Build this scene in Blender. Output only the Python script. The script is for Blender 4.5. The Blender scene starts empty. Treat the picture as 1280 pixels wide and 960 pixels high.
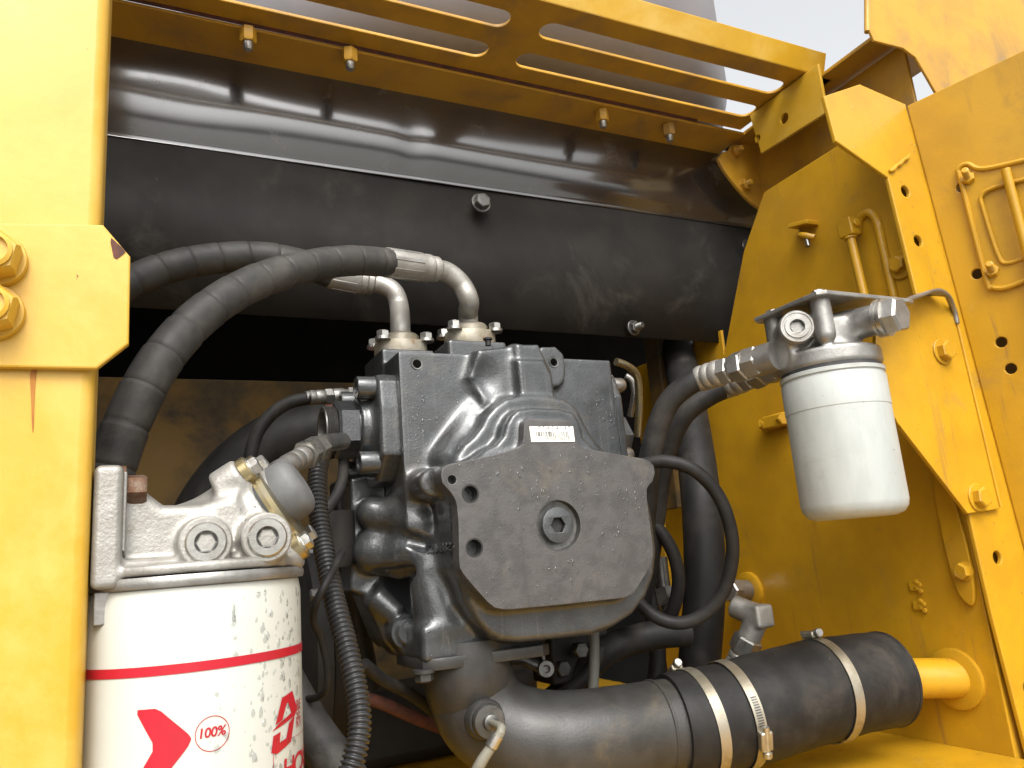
import bpy, bmesh, math, random
import numpy as np
from mathutils import Vector, Matrix

random.seed(7)
rng = np.random.default_rng(7)
S = bpy.context.scene
C = S.collection

# ------------------------------------------------------------------ camera
FPX = 970.0            # focal length in pixels of the 1280 px wide photograph
def _n(v):
    v = np.array(v, float); return v / np.linalg.norm(v)
_up = _n((285 - 640, -3850 - 480, FPX))           # vanishing point of the verticals
_x = np.array((2650 - 640, 531 - 480, FPX))       # vanishing point of the back panel's long edges
_x = _n(_x - _up * np.dot(_x, _up))
_y = np.cross(_x, _up)
if _y[2] < 0: _y = -_y
MW = np.array([_x, _y, _up])                      # world = MW @ camera (x right, y down, z forward)

cam_d = bpy.data.cameras.new('camera')
cam = bpy.data.objects.new('camera', cam_d)
C.objects.link(cam)
cam_d.sensor_width = 36.0
cam_d.lens = 36.0 * FPX / 1280.0
cam_d.clip_start = 0.01
cam_d.clip_end = 500
R3 = Matrix(((MW[0][0], -MW[0][1], -MW[0][2]), (MW[1][0], -MW[1][1], -MW[1][2]), (MW[2][0], -MW[2][1], -MW[2][2])))
cam.matrix_world = R3.to_4x4()
cam_d.dof.use_dof = False
cam_d.dof.focus_distance = 0.82
cam_d.dof.aperture_fstop = 11.0
S.camera = cam

# ------------------------------------------------------------------ light
SUN_AZ, SUN_EL = math.radians(-165), math.radians(48)
world = bpy.data.worlds.new('World')
S.world = world
world.use_nodes = True
wn = world.node_tree
sky = wn.nodes.new('ShaderNodeTexSky')
sky.sky_type = 'NISHITA'
sky.sun_disc = False
sky.sun_elevation = SUN_EL
sky.sun_rotation = SUN_AZ
sky.air_density = 1.6
sky.dust_density = 7.0
sky.ozone_density = 1.0
hs = wn.nodes.new('ShaderNodeHueSaturation')
hs.inputs['Saturation'].default_value = 0.12      # overcast: the cloud layer greys the sky
bg = wn.nodes['Background']
bg.inputs['Strength'].default_value = 0.15
wn.links.new(sky.outputs[0], hs.inputs['Color'])
wn.links.new(hs.outputs[0], bg.inputs['Color'])

sun_d = bpy.data.lights.new('sun', 'SUN')
sun_d.energy = 0.5
sun_d.angle = math.radians(25)
sun_d.color = (1.0, 0.97, 0.92)
sun = bpy.data.objects.new('sun', sun_d)
C.objects.link(sun)
sv = Vector((math.sin(SUN_AZ) * math.cos(SUN_EL), math.cos(SUN_AZ) * math.cos(SUN_EL), math.sin(SUN_EL)))
sun.rotation_euler = (-sv).to_track_quat('-Z', 'Y').to_euler()

S.view_settings.view_transform = 'Standard'
S.view_settings.look = 'None'
S.view_settings.gamma = 1.0
S.view_settings.use_curve_mapping = False
S.view_settings.exposure = 1.0

# ------------------------------------------------------------------ pixel -> place
def D(px, py):
    return MW @ np.array([(px - 640) / FPX, (py - 480) / FPX, 1.0])
def P(px, py, X=None, Y=None, Z=None, t=None):
    v = D(px, py)
    if X is not None: t = X / v[0]
    elif Y is not None: t = Y / v[1]
    elif Z is not None: t = Z / v[2]
    return Vector(v * t)
def Q(px, py, t): return Vector(D(px, py) * t)
def PP(px, py, o, nrm):
    v = Vector(D(px, py)); return v * (Vector(o).dot(nrm) / v.dot(nrm))
def XZ(pts, Y): return [(p.x, p.z) for p in (P(a, b, Y=Y) for a, b in pts)]
def YZ(pts, X): return [(p.y, p.z) for p in (P(a, b, X=X) for a, b in pts)]

# ------------------------------------------------------------------ objects
ORG = {}
def setp(o, label=None, cat=None, group=None, kind=None):
    if label: o['label'] = label
    if cat: o['category'] = cat
    if group: o['group'] = group
    if kind: o['kind'] = kind
    return o
def thing(name, loc, label, cat, group=None):
    o = bpy.data.objects.new(name, None)
    o.empty_display_size = 0.02
    C.objects.link(o); o.location = loc
    ORG[o] = Vector(loc)
    return setp(o, label, cat, group)
def finish(name, me, mt, parent=None, sharp=35, bevel=0, bseg=2):
    if not me.name.startswith(name): me.name = name
    if parent is None:
        co = np.empty(len(me.vertices) * 3, np.float32); me.vertices.foreach_get('co', co)
        co = co.reshape(-1, 3)
        org = Vector(((co[:, 0].min() + co[:, 0].max()) / 2, (co[:, 1].min() + co[:, 1].max()) / 2, co[:, 2].min()))
    else:
        org = ORG[parent]
    me.transform(Matrix.Translation(-org))
    me.materials.clear()
    me.materials.append(mt)
    me.polygons.foreach_set('use_smooth', [True] * len(me.polygons))
    me.set_sharp_from_angle(angle=math.radians(sharp))
    o = bpy.data.objects.new(name, me)
    C.objects.link(o)
    if parent is None: o.location = org
    else: o.parent = parent
    ORG[o] = org
    if bevel:
        m = o.modifiers.new('bevel', 'BEVEL'); m.width = bevel; m.segments = bseg
        m.limit_method = 'ANGLE'; m.angle_limit = math.radians(40); m.harden_normals = False
    me.update()
    return o

def basis(axis, hint=None):
    z = Vector(axis).normalized()
    h = Vector(hint) if hint is not None else (Vector((0, 0, 1)) if abs(z.z) < 0.9 else Vector((0, 1, 0)))
    x = h.cross(z).normalized(); y = z.cross(x)
    return x, y, z

def crom(pts, n, vals=None):
    """Catmull-Rom through pts (each with radius) -> samples"""
    P_ = [np.array(p, float) for p in pts]
    V_ = list(vals) if vals is not None else [0] * len(pts)
    ext = [2 * P_[0] - P_[1]] + P_ + [2 * P_[-1] - P_[-2]]
    out, ov = [], []
    for i in range(len(P_) - 1):
        p0, p1, p2, p3 = ext[i:i + 4]
        d = max(1e-6, np.linalg.norm(p2 - p1))
        m = max(2, int(n if n > 1 else round(d / n)))
        for k in range(m):
            u = k / m
            # centripetal-ish uniform CR
            out.append(0.5 * ((2 * p1) + (-p0 + p2) * u + (2 * p0 - 5 * p1 + 4 * p2 - p3) * u * u + (-p0 + 3 * p1 - 3 * p2 + p3) * u ** 3))
            ov.append(V_[i] * (1 - u) + V_[i + 1] * u)
    out.append(P_[-1]); ov.append(V_[-1])
    return out, ov

class MB:
    def __init__(s): s.v = []; s.f = []
    def add(s, vs, fs):
        b = len(s.v); s.v += [tuple(map(float, q)) for q in vs]; s.f += [tuple(b + i for i in f) for f in fs]; return s
    def lathe(s, prof, o, axis, seg=32, hint=None, rot=0.0, cap0=True, cap1=True):
        x, y, z = basis(axis, hint); o = Vector(o); vs, fs, rings = [], [], []
        for r, h in prof:
            if r <= 1e-7:
                rings.append([len(vs)]); vs.append(o + z * h)
            else:
                rings.append(list(range(len(vs), len(vs) + seg)))
                for k in range(seg):
                    a = 2 * math.pi * k / seg + rot
                    vs.append(o + x * (r * math.cos(a)) + y * (r * math.sin(a)) + z * h)
        for a, b in zip(rings, rings[1:]):
            for k in range(seg):
                k2 = (k + 1) % seg
                if len(a) == 1 and len(b) == 1: continue
                if len(a) == 1: fs.append((a[0], b[k2], b[k]))
                elif len(b) == 1: fs.append((a[k], a[k2], b[0]))
                else: fs.append((a[k], a[k2], b[k2], b[k]))
        if cap0 and len(rings[0]) > 1: fs.append(tuple(reversed(rings[0])))
        if cap1 and len(rings[-1]) > 1: fs.append(tuple(rings[-1]))
        return s.add(vs, fs)
    def tube(s, pts, r, seg=16, n=0.006, cap=True, mod=None, smooth=True):
        rr = r if isinstance(r, (list, tuple)) else [r] * len(pts)
        if smooth: sp, sr = crom(pts, n, rr)
        else: sp, sr = [np.array(p, float) for p in pts], rr
        sp = [Vector(p) for p in sp]
        T = []
        for i in range(len(sp)):
            a = sp[max(0, i - 1)]; b = sp[min(len(sp) - 1, i + 1)]; T.append((b - a).normalized())
        x, y, z = basis(T[0]); vs, fs = [], []; L = 0
        for i, p in enumerate(sp):
            if i:
                L += (p - sp[i - 1]).length
                x = (x - T[i] * x.dot(T[i])).normalized(); y = T[i].cross(x)
            rad = sr[i] * (mod(L) if mod else 1)
            for k in range(seg):
                a = 2 * math.pi * k / seg
                vs.append(p + x * (rad * math.cos(a)) + y * (rad * math.sin(a)))
            if i:
                b0, b1 = (i - 1) * seg, i * seg
                for k in range(seg):
                    k2 = (k + 1) % seg; fs.append((b0 + k, b0 + k2, b1 + k2, b1 + k))
        if cap:
            fs.append(tuple(reversed(range(seg)))); fs.append(tuple(range(len(vs) - seg, len(vs))))
        return s.add(vs, fs)
    def prism(s, pts, off):
        n = len(pts); off = Vector(off); pts = [Vector(p) for p in pts]
        nrm = Vector((0, 0, 0))
        for i in range(n): nrm += pts[i].cross(pts[(i + 1) % n])
        if nrm.dot(off) > 0: pts.reverse()
        vs = pts + [p + off for p in pts]
        fs = [tuple(range(n)), tuple(reversed(range(n, 2 * n)))]
        fs += [(i, i + n, (i + 1) % n + n, (i + 1) % n) for i in range(n)]
        return s.add(vs, fs)
    def box(s, lo, hi):
        x0, y0, z0 = lo; x1, y1, z1 = hi
        return s.prism([(x0, y0, z0), (x1, y0, z0), (x1, y1, z0), (x0, y1, z0)], (0, 0, z1 - z0))
    def obox(s, c, ax, ay, az):
        c, ax, ay, az = map(Vector, (c, ax, ay, az))
        return s.prism([c - ax - ay - az, c + ax - ay - az, c + ax + ay - az, c - ax + ay - az], az * 2)
    def hexa(s, o, axis, R, h, hint=None, rot=0.0):
        """hexagon prism with chamfered outer end"""
        return s.lathe([(R, 0), (R, h * .86), (R * .88, h)], o, axis, 6, hint, rot)
    def build(s, name, mt, parent=None, sharp=35, bevel=0, bseg=2, fix=True):
        me = bpy.data.meshes.new(name)
        me.from_pydata(s.v, [], s.f); me.validate()
        if fix:
            bm = bmesh.new(); bm.from_mesh(me); bmesh.ops.recalc_face_normals(bm, faces=bm.faces); bm.to_mesh(me); bm.free()
        return finish(name, me, mt, parent, sharp, bevel, bseg)

def curve_mesh(splines, depth, bevel, mat4, bres=1):
    cu = bpy.data.curves.new('tmp', 'CURVE'); cu.dimensions = '2D'; cu.fill_mode = 'BOTH'
    for pts in splines:
        sp = cu.splines.new('POLY'); sp.points.add(len(pts) - 1)
        for q, (a, b) in zip(sp.points, pts): q.co = (a, b, 0, 1)
        sp.use_cyclic_u = True
    cu.extrude = max(0, depth / 2 - bevel); cu.bevel_depth = bevel; cu.bevel_resolution = bres; cu.offset = -bevel
    ob = bpy.data.objects.new('tmp', cu); C.objects.link(ob)
    dg = bpy.context.evaluated_depsgraph_get()
    me = bpy.data.meshes.new_from_object(ob.evaluated_get(dg))
    bpy.data.objects.remove(ob); bpy.data.curves.remove(cu)
    me.transform(mat4)
    bm = bmesh.new(); bm.from_mesh(me); bmesh.ops.remove_doubles(bm, verts=bm.verts, dist=1e-6)
    bmesh.ops.recalc_face_normals(bm, faces=bm.faces); bm.to_mesh(me); bm.free()
    return me
def M4(x, y, z, o):
    m = Matrix((x, y, z)).transposed().to_4x4(); m.translation = Vector(o); return m
def plateY(name, mt, outer, holes, y0, y1, parent=None, bevel=.001, **k):      # sheet facing -Y, outlines in (X,Z)
    me = curve_mesh([outer] + holes, abs(y1 - y0), bevel, M4((1, 0, 0), (0, 0, 1), (0, -1, 0), (0, (y0 + y1) / 2, 0)))
    k.setdefault('sharp', 12); return finish(name, me, mt, parent, **k)
def plateX(name, mt, outer, holes, x0, x1, parent=None, bevel=.001, **k):      # outlines in (Y,Z)
    me = curve_mesh([outer] + holes, abs(x1 - x0), bevel, M4((0, 1, 0), (0, 0, 1), (1, 0, 0), ((x0 + x1) / 2, 0, 0)))
    k.setdefault('sharp', 12); return finish(name, me, mt, parent, **k)
def plateZ(name, mt, outer, holes, z0, z1, parent=None, bevel=.001, **k):      # outlines in (X,Y)
    me = curve_mesh([outer] + holes, abs(z1 - z0), bevel, M4((1, 0, 0), (0, 1, 0), (0, 0, 1), (0, 0, (z0 + z1) / 2)))
    k.setdefault('sharp', 12); return finish(name, me, mt, parent, **k)
def circ(cx, cy, r, n=24, ry=None):
    ry = ry or r
    return [(cx + r * math.cos(2 * math.pi * k / n), cy + ry * math.sin(2 * math.pi * k / n)) for k in range(n)]
def chaikin(pts, n=2, q=.25):
    for _ in range(n):
        o = []
        for i in range(len(pts)):
            a, b = np.array(pts[i]), np.array(pts[(i + 1) % len(pts)])
            o += [tuple(a * (1 - q) + b * q), tuple(a * q + b * (1 - q))]
        pts = o
    return pts

def bolt(parent, o, axis, R, h, mt, washer=1.45, wh=.15, stud=0, name='bolt', rot=None):
    """hex head on a washer; stud = threaded end sticking out of a nut"""
    m = MB(); z = Vector(axis).normalized(); o = Vector(o)
    rot = random.uniform(0, 1) if rot is None else rot
    if washer: m.lathe([(R * washer, -.002), (R * washer, h * wh * .8), (R * washer * .95, h * wh)], o, z, 24)
    m.lathe([(R, h * wh * .5), (R, h * .88), (R * .86, h)], o, z, 6, rot=rot)
    m.lathe([(R * .80, h * .9), (R * .78, h * 1.0), (R * .6, h * 1.015), (R * .58, h * .985)], o, z, 20)
    if stud:
        pr = [(R * .55, h * .9)]; k = 0; q = R * .16
        hh = h
        while hh < h + stud - q:
            pr += [(R * .55, hh), (R * .47, hh + q * .5)]; hh += q
        pr += [(R * .5, h + stud - q * .5), (R * .36, h + stud)]
        m.lathe(pr, o, z, 16)
    return m.build(name, mt, parent, sharp=28)

def capscrew(parent, o, axis, R, h, mt, sock=.5, name='bolt'):
    """socket-head cap screw"""
    m = MB()
    m.lathe([(R, 0), (R, h * .93), (R * .94, h), (R * sock * 1.08, h)], o, axis, 28)
    s2 = MB()
    a = m.build(name, mt, parent, sharp=30)
    return a

# ------------------------------------------------------------------ signed-distance castings
class Field:
    def __init__(s, lo, hi, h):
        s.h = h; s.lo = np.array(lo, np.float32)
        n = [int(math.ceil((b - a) / h)) + 1 for a, b in zip(lo, hi)]
        s.x = (lo[0] + h * np.arange(n[0], dtype=np.float32))[:, None, None]
        s.y = (lo[1] + h * np.arange(n[1], dtype=np.float32))[None, :, None]
        s.z = (lo[2] + h * np.arange(n[2], dtype=np.float32))[None, None, :]
        s.f = np.full(n, 1.0, np.float32)
    def u(s, d, k=0.0):
        if k <= 0: s.f = np.minimum(s.f, d)
        else:
            h = np.maximum(k - np.abs(s.f - d), 0) / k
            s.f = np.minimum(s.f, d) - h * h * (k * .25)
        return s
    def cut(s, d, k=0.0):
        d = -d
        if k <= 0: s.f = np.maximum(s.f, d)
        else:
            h = np.maximum(k - np.abs(s.f - d), 0) / k
            s.f = np.maximum(s.f, d) + h * h * (k * .25)
        return s
    def box(s, lo, hi, r=0.0):
        c = [(a + b) / 2 for a, b in zip(lo, hi)]; e = [(b - a) / 2 - r for a, b in zip(lo, hi)]
        q = [np.abs(w - cc) - ee for w, cc, ee in zip((s.x, s.y, s.z), c, e)]
        o = np.sqrt(np.maximum(q[0], 0) ** 2 + np.maximum(q[1], 0) ** 2 + np.maximum(q[2], 0) ** 2)
        return o + np.minimum(np.maximum(np.maximum(q[0], q[1]), q[2]), 0) - r
    def cap(s, a, b, r0, r1=None):
        r1 = r0 if r1 is None else r1
        a = np.array(a, np.float32); b = np.array(b, np.float32); ab = b - a; L = float(ab @ ab) or 1e-9
        t = ((s.x - a[0]) * ab[0] + (s.y - a[1]) * ab[1] + (s.z - a[2]) * ab[2]) / L
        t = np.clip(t, 0, 1)
        return np.sqrt((s.x - a[0] - t * ab[0]) ** 2 + (s.y - a[1] - t * ab[1]) ** 2 + (s.z - a[2] - t * ab[2]) ** 2) - (r0 + (r1 - r0) * t)
    def ell(s, c, r):
        k = np.sqrt(((s.x - c[0]) / r[0]) ** 2 + ((s.y - c[1]) / r[1]) ** 2 + ((s.z - c[2]) / r[2]) ** 2)
        return (k - 1) * min(r)
    def cyl(s, a, b, r, rd=0.0, r1=None):
        a = np.array(a, np.float32); b = np.array(b, np.float32); ab = b - a; L = float(np.linalg.norm(ab)); n = ab / L
        h = (s.x - a[0]) * n[0] + (s.y - a[1]) * n[1] + (s.z - a[2]) * n[2]
        p2 = (s.x - a[0]) ** 2 + (s.y - a[1]) ** 2 + (s.z - a[2]) ** 2
        rad = np.sqrt(np.maximum(p2 - h * h, 0))
        rr = r if r1 is None else r + (r1 - r) * np.clip(h / L, 0, 1)
        dx = rad - rr + rd; dy = np.abs(h - L / 2) - L / 2 + rd
        return np.sqrt(np.maximum(dx, 0) ** 2 + np.maximum(dy, 0) ** 2) + np.minimum(np.maximum(dx, dy), 0) - rd
    def poly(s, pts, a0, a1, ax='y', r=0.0):
        """extruded polygon: pts in the two other axes, along axis ax from a0 to a1, edges rounded by r"""
        U, W, A = {'y': (s.x, s.z, s.y), 'x': (s.y, s.z, s.x), 'z': (s.x, s.y, s.z)}[ax]
        pts = np.array(pts, np.float32); n = len(pts)
        shp = np.broadcast(U, W).shape
        d = np.full(shp, 1e9, np.float32); sg = np.ones(shp, np.float32)
        for i in range(n):
            vi, vj = pts[i], pts[i - 1]; e = vj - vi
            wx, wy = U - vi[0], W - vi[1]
            t = np.clip((wx * e[0] + wy * e[1]) / max(float(e @ e), 1e-12), 0, 1)
            d = np.minimum(d, (wx - e[0] * t) ** 2 + (wy - e[1] * t) ** 2)
            c1, c2, c3 = W >= vi[1], W < vj[1], e[0] * wy > e[1] * wx
            sg = np.where((c1 & c2 & c3) | (~c1 & ~c2 & ~c3), -sg, sg)
        d = sg * np.sqrt(d) + r
        q = np.abs(A - (a0 + a1) / 2) - abs(a1 - a0) / 2 + r
        d, q = np.broadcast_arrays(d, q)
        return np.sqrt(np.maximum(d, 0) ** 2 + np.maximum(q, 0) ** 2) + np.minimum(np.maximum(d, q), 0) - r
    def mesh(s, name):
        f = s.f.copy()
        for ax in range(3):                          # close at the grid's border
            sl = [slice(None)] * 3
            for e in (0, -1): sl[ax] = e; f[tuple(sl)] = np.maximum(f[tuple(sl)], s.h * .5)
        n = f.shape; neg = f < 0
        cnt = np.zeros(tuple(k - 1 for k in n), np.int8)
        cor = [(i, j, k) for i in (0, 1) for j in (0, 1) for k in (0, 1)]
        sub = lambda a, c: a[c[0]:n[0] - 1 + c[0], c[1]:n[1] - 1 + c[1], c[2]:n[2] - 1 + c[2]]
        for c in cor: cnt += sub(neg, c)
        act = (cnt > 0) & (cnt < 8)
        idx = np.argwhere(act)
        vid = np.full(act.shape, -1, np.int64); vid[act] = np.arange(len(idx))
        vals = {c: f[idx[:, 0] + c[0], idx[:, 1] + c[1], idx[:, 2] + c[2]] for c in cor}
        acc = np.zeros((len(idx), 3)); w = np.zeros(len(idx))
        for a in cor:
            for ax in range(3):
                if a[ax]: continue
                b = list(a); b[ax] = 1; b = tuple(b)
                va, vb = vals[a], vals[b]; m = (va < 0) != (vb < 0)
                t = np.where(m, va / np.where(m, va - vb, 1), 0)
                p = np.array(a, float)[None, :] + t[:, None] * (np.array(b) - np.array(a))[None, :]
                acc[m] += p[m]; w[m] += 1
        co = (idx + acc / w[:, None]) * s.h + s.lo
        quads = []
        for ax in range(3):
            o1, o2 = [(1, 2), (2, 0), (0, 1)][ax]
            sl0 = [slice(None)] * 3; sl1 = [slice(None)] * 3
            sl0[ax] = slice(0, -1); sl1[ax] = slice(1, None)
            ch = neg[tuple(sl0)] != neg[tuple(sl1)]
            e = np.argwhere(ch)
            e = e[(e[:, o1] > 0) & (e[:, o2] > 0) & (e[:, o1] < n[o1] - 1) & (e[:, o2] < n[o2] - 1)]
            ins = neg[e[:, 0], e[:, 1], e[:, 2]]
            q = []
            for da, db in ((0, 0), (1, 0), (1, 1), (0, 1)):
                k = e.copy(); k[:, o1] -= da; k[:, o2] -= db
                q.append(vid[k[:, 0], k[:, 1], k[:, 2]])
            q = np.stack(q, 1)
            q[~ins] = q[~ins][:, ::-1]
            quads.append(q)
        qd = np.concatenate(quads)
        me = bpy.data.meshes.new(name)
        me.vertices.add(len(co)); me.vertices.foreach_set('co', co.astype(np.float32).ravel())
        me.loops.add(len(qd) * 4); me.loops.foreach_set('vertex_index', qd.ravel().astype(np.int32))
        me.polygons.add(len(qd)); me.polygons.foreach_set('loop_start', np.arange(0, len(qd) * 4, 4, dtype=np.int32))
        me.update(calc_edges=True)
        return me

# ------------------------------------------------------------------ materials
def mat(name, c1, c2=None, rough=.5, metal=0.0, ns=25, lo=.4, hi=.62, bump=.0, bs=300, rvar=.12, coat=0.0, dirt=None, streak=None,
        spec=.5, trans=0.0, ior=1.45, bd=.0012, stretch=None, coat_ior=None):
    m = bpy.data.materials.new(name); m.use_nodes = True
    nt = m.node_tree; N = nt.nodes; L = nt.links; b = N['Principled BSDF']
    c2 = c2 or tuple(x * .8 for x in c1)
    tc = N.new('ShaderNodeTexCoord')
    def noise(scale, detail=6, rough_=.6, sc=None, dist=0):
        t = N.new('ShaderNodeTexNoise'); t.inputs['Scale'].default_value = scale; t.inputs['Detail'].default_value = detail
        t.inputs['Roughness'].default_value = rough_; t.inputs['Distortion'].default_value = dist
        if sc:
            mp = N.new('ShaderNodeMapping'); mp.inputs['Scale'].default_value = sc
            L.new(tc.outputs['Object'], mp.inputs[0]); L.new(mp.outputs[0], t.inputs[0])
        else: L.new(tc.outputs['Object'], t.inputs[0])
        return t
    def ramp(src, a, bb):
        r = N.new('ShaderNodeMapRange'); r.inputs[1].default_value = a; r.inputs[2].default_value = bb
        r.interpolation_type = 'SMOOTHSTEP'
        L.new(src.outputs[0], r.inputs[0]); return r
    def mix(fac, a, bcol):
        x = N.new('ShaderNodeMix'); x.data_type = 'RGBA'
        L.new(fac.outputs[0], x.inputs[0])
        if isinstance(a, tuple): x.inputs[6].default_value = (*a, 1)
        else: L.new(a, x.inputs[6])
        x.inputs[7].default_value = (*bcol, 1)
        return x.outputs[2]
    n1 = noise(ns, sc=stretch)
    f1 = ramp(n1, lo, hi)
    col = mix(f1, tuple(c1), tuple(c2))
    rsum = N.new('ShaderNodeMath'); rsum.operation = 'MULTIPLY_ADD'
    n2 = noise(ns * 2.3 + 5)
    L.new(n2.outputs[0], rsum.inputs[0]); rsum.inputs[1].default_value = rvar * 2; rsum.inputs[2].default_value = rough - rvar
    rout = rsum.outputs[0]
    for spec_ in (dirt or []):
        dc, dsc, t0, t1, dr = spec_[:5]; st = spec_[5] if len(spec_) > 5 else None
        dn = noise(dsc, 8, .68, st, .4); df = ramp(dn, t0, t1)
        col = mix(df, col, tuple(dc))
        rm = N.new('ShaderNodeMix'); rm.data_type = 'FLOAT'
        L.new(df.outputs[0], rm.inputs[0]); L.new(rout, rm.inputs[2]); rm.inputs[3].default_value = dr
        rout = rm.outputs[0]
    L.new(col, b.inputs['Base Color']); L.new(rout, b.inputs['Roughness'])
    b.inputs['Metallic'].default_value = metal
    b.inputs['Specular IOR Level'].default_value = spec
    b.inputs['IOR'].default_value = ior
    if coat:
        b.inputs['Coat Weight'].default_value = coat; b.inputs['Coat Roughness'].default_value = .12
    if coat_ior: b.inputs['Coat IOR'].default_value = coat_ior
    if trans: b.inputs['Transmission Weight'].default_value = trans
    if bump:
        bn = noise(bs, 4, .6); bp = N.new('ShaderNodeBump'); bp.inputs['Strength'].default_value = bump; bp.inputs['Distance'].default_value = bd
        big = noise(bs * .12, 3, .5); ad = N.new('ShaderNodeMath'); ad.operation = 'MULTIPLY_ADD'
        L.new(big.outputs[0], ad.inputs[0]); ad.inputs[1].default_value = 1.2; L.new(bn.outputs[0], ad.inputs[2])
        L.new(ad.outputs[0], bp.inputs['Height']); L.new(bp.outputs[0], b.inputs['Normal'])
    return m

RUST = (.16, .06, .025); MUD = (.11, .085, .05)
STREAK = (60, 60, 4)
M_YEL = mat('yellow_paint', (.50, .268, .011), (.43, .228, .011), .36, ns=9, bump=.14, bs=260, coat=.15,
            dirt=[((.36, .20, .03), 14, .55, .78, .55), ((.28, .14, .03), 1.0, .58, .76, .6, (45, 45, 3)), ((.20, .11, .03), 5, .60, .80, .7), ((.14, .05, .02), 60, .70, .73, .8)])
M_YELB = mat('yellow_paint_lit_pale', (.55, .315, .022), (.50, .28, .016), .38, ns=7, bump=.10, bs=220, coat=.1,  # paler copy of the yellow: glare and dust both put into the colour
            dirt=[((.58, .37, .07), 8, .42, .70, .55), ((.16, .06, .03), 75, .69, .72, .8), ((.42, .19, .03), 1.0, .66, .78, .6, (55, 55, 2.5))])
M_YELS = mat('yellow_paint_dusty', (.50, .265, .02), (.42, .22, .025), .45, ns=12, bump=.10, bs=260,
            dirt=[((.28, .17, .06), 12, .50, .75, .65), ((.15, .06, .03), 45, .70, .74, .85)])
M_SHADEY = mat('yellow_shade_grime', (.22, .13, .03), (.10, .07, .03), .65, ns=7, bump=.1, bs=200, dirt=[((.05, .04, .03), 8, .45, .7, .7)])  # darkened copy of the yellow: the bay's shade plus real grime
M_BLK = mat('black_gloss_paint', (.014, .014, .015), (.020, .020, .021), .22, ns=30, rvar=.08, bump=.08, bs=420, coat=1.0, spec=1.0, coat_ior=2.0,
            dirt=[((.05, .047, .043), 18, .56, .80, .42), ((.20, .19, .18), 140, .69, .73, .5)])
M_BLKM = mat('black_satin_paint', (.017, .0155, .014), (.024, .0215, .019), .62, ns=12, rvar=.08, bump=.06, bs=300, spec=.25,
            dirt=[((.075, .068, .058), 7, .54, .80, .7), ((.16, .15, .13), 120, .735, .76, .6)])
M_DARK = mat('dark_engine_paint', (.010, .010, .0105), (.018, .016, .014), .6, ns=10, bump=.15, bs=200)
M_RUB = mat('black_rubber', (.012, .0115, .0112), (.018, .017, .016), .55, ns=30, spec=.3, bump=.12, bs=500, dirt=[((.045, .039, .032), 12, .47, .75, .75), ((.07, .06, .048), 60, .66, .74, .8)])
M_SLEEVE = mat('hose_sleeve', (.045, .042, .038), (.028, .027, .025), .55, ns=35, bump=.20, bs=420, dirt=[((.085, .078, .066), 16, .48, .75, .7)])
M_PUMP = mat('pump_grey_paint', (.060, .064, .065), (.040, .043, .045), .34, metal=.35, ns=30, rvar=.12, bump=.34, bs=420, bd=.0020, coat=.8,
             dirt=[((.085, .073, .053), 12, .54, .80, .6), ((.035, .034, .032), 7, .52, .70, .4), ((.095, .094, .09), 1.0, .56, .74, .5, (150, 150, 9))])
M_PLATE = mat('pump_cover_paint', (.094, .089, .086), (.072, .068, .066), .40, metal=.3, ns=45, rvar=.1, bump=.25, bs=520, bd=.002, coat=.1,
              dirt=[((.12, .108, .09), 20, .52, .78, .6), ((.06, .056, .052), 1.0, .58, .72, .4, (70, 70, 5))])
M_BLOCK = M_PUMP
M_ALU = mat('cast_aluminium', (.37, .355, .325), (.29, .275, .245), .46, metal=.6, ns=30, bump=.28, bs=420, bd=.0015, rvar=.12,
            dirt=[((.20, .17, .12), 20, .58, .80, .7), ((.30, .20, .10), 35, .68, .76, .7)])
M_ALUD = mat('dull_aluminium', (.34, .33, .31), (.25, .24, .22), .40, metal=.75, ns=30, bump=.2, bs=420, rvar=.14,
             dirt=[((.16, .12, .07), 22, .57, .78, .7)])
M_ZINC = mat('zinc_steel', (.50, .49, .46), (.38, .37, .34), .30, metal=.9, ns=40, bump=.08, bs=400, rvar=.12, dirt=[((.18, .14, .09), 30, .60, .78, .7)])
M_BRASS = mat('yellow_zinc', (.38, .31, .17), (.32, .28, .19), .30, metal=.9, ns=60, rvar=.12, dirt=[((.16, .10, .05), 40, .60, .78, .7)])
M_RUSTY = mat('rusty_steel', (.17, .12, .085), (.12, .055, .028), .6, metal=.6, ns=70, bump=.5, bs=400, dirt=[((.30, .28, .24), 60, .62, .72, .5)])
M_STEEL = mat('dark_steel', (.16, .155, .145), (.10, .10, .095), .38, metal=.8, ns=50, bump=.12, bs=400, dirt=[((.08, .06, .04), 30, .58, .78, .7)])
M_WHITE = mat('white_can_paint', (.53, .53, .475), (.50, .50, .44), .30, ns=10, rvar=.06, coat=.2, bump=.03, bs=120, dirt=[((.50, .47, .38), 12, .66, .84, .5)])
M_SILV = mat('grey_white_can_paint', (.42, .435, .41), (.385, .40, .375), .46, metal=.1, ns=14, rvar=.08, bump=.06, bs=250, stretch=(5, 5, 1.5),
             dirt=[((.33, .32, .28), 12, .56, .74, .6, (1, 1, 2.5)), ((.20, .18, .15), 70, .67, .71, .6, (1, 1, 3))])
M_RED = mat('red_print', (.42, .010, .022), (.38, .012, .022), .35, ns=20)
M_PAPER = mat('white_sticker', (.80, .79, .72), (.76, .74, .68), .5, ns=40)
M_INK = mat('black_ink', (.03, .03, .03), (.05, .05, .05), .5, ns=40)
M_HOLE = mat('bore_inside', (.025, .024, .022), (.015, .015, .014), .6, ns=60)
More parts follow.
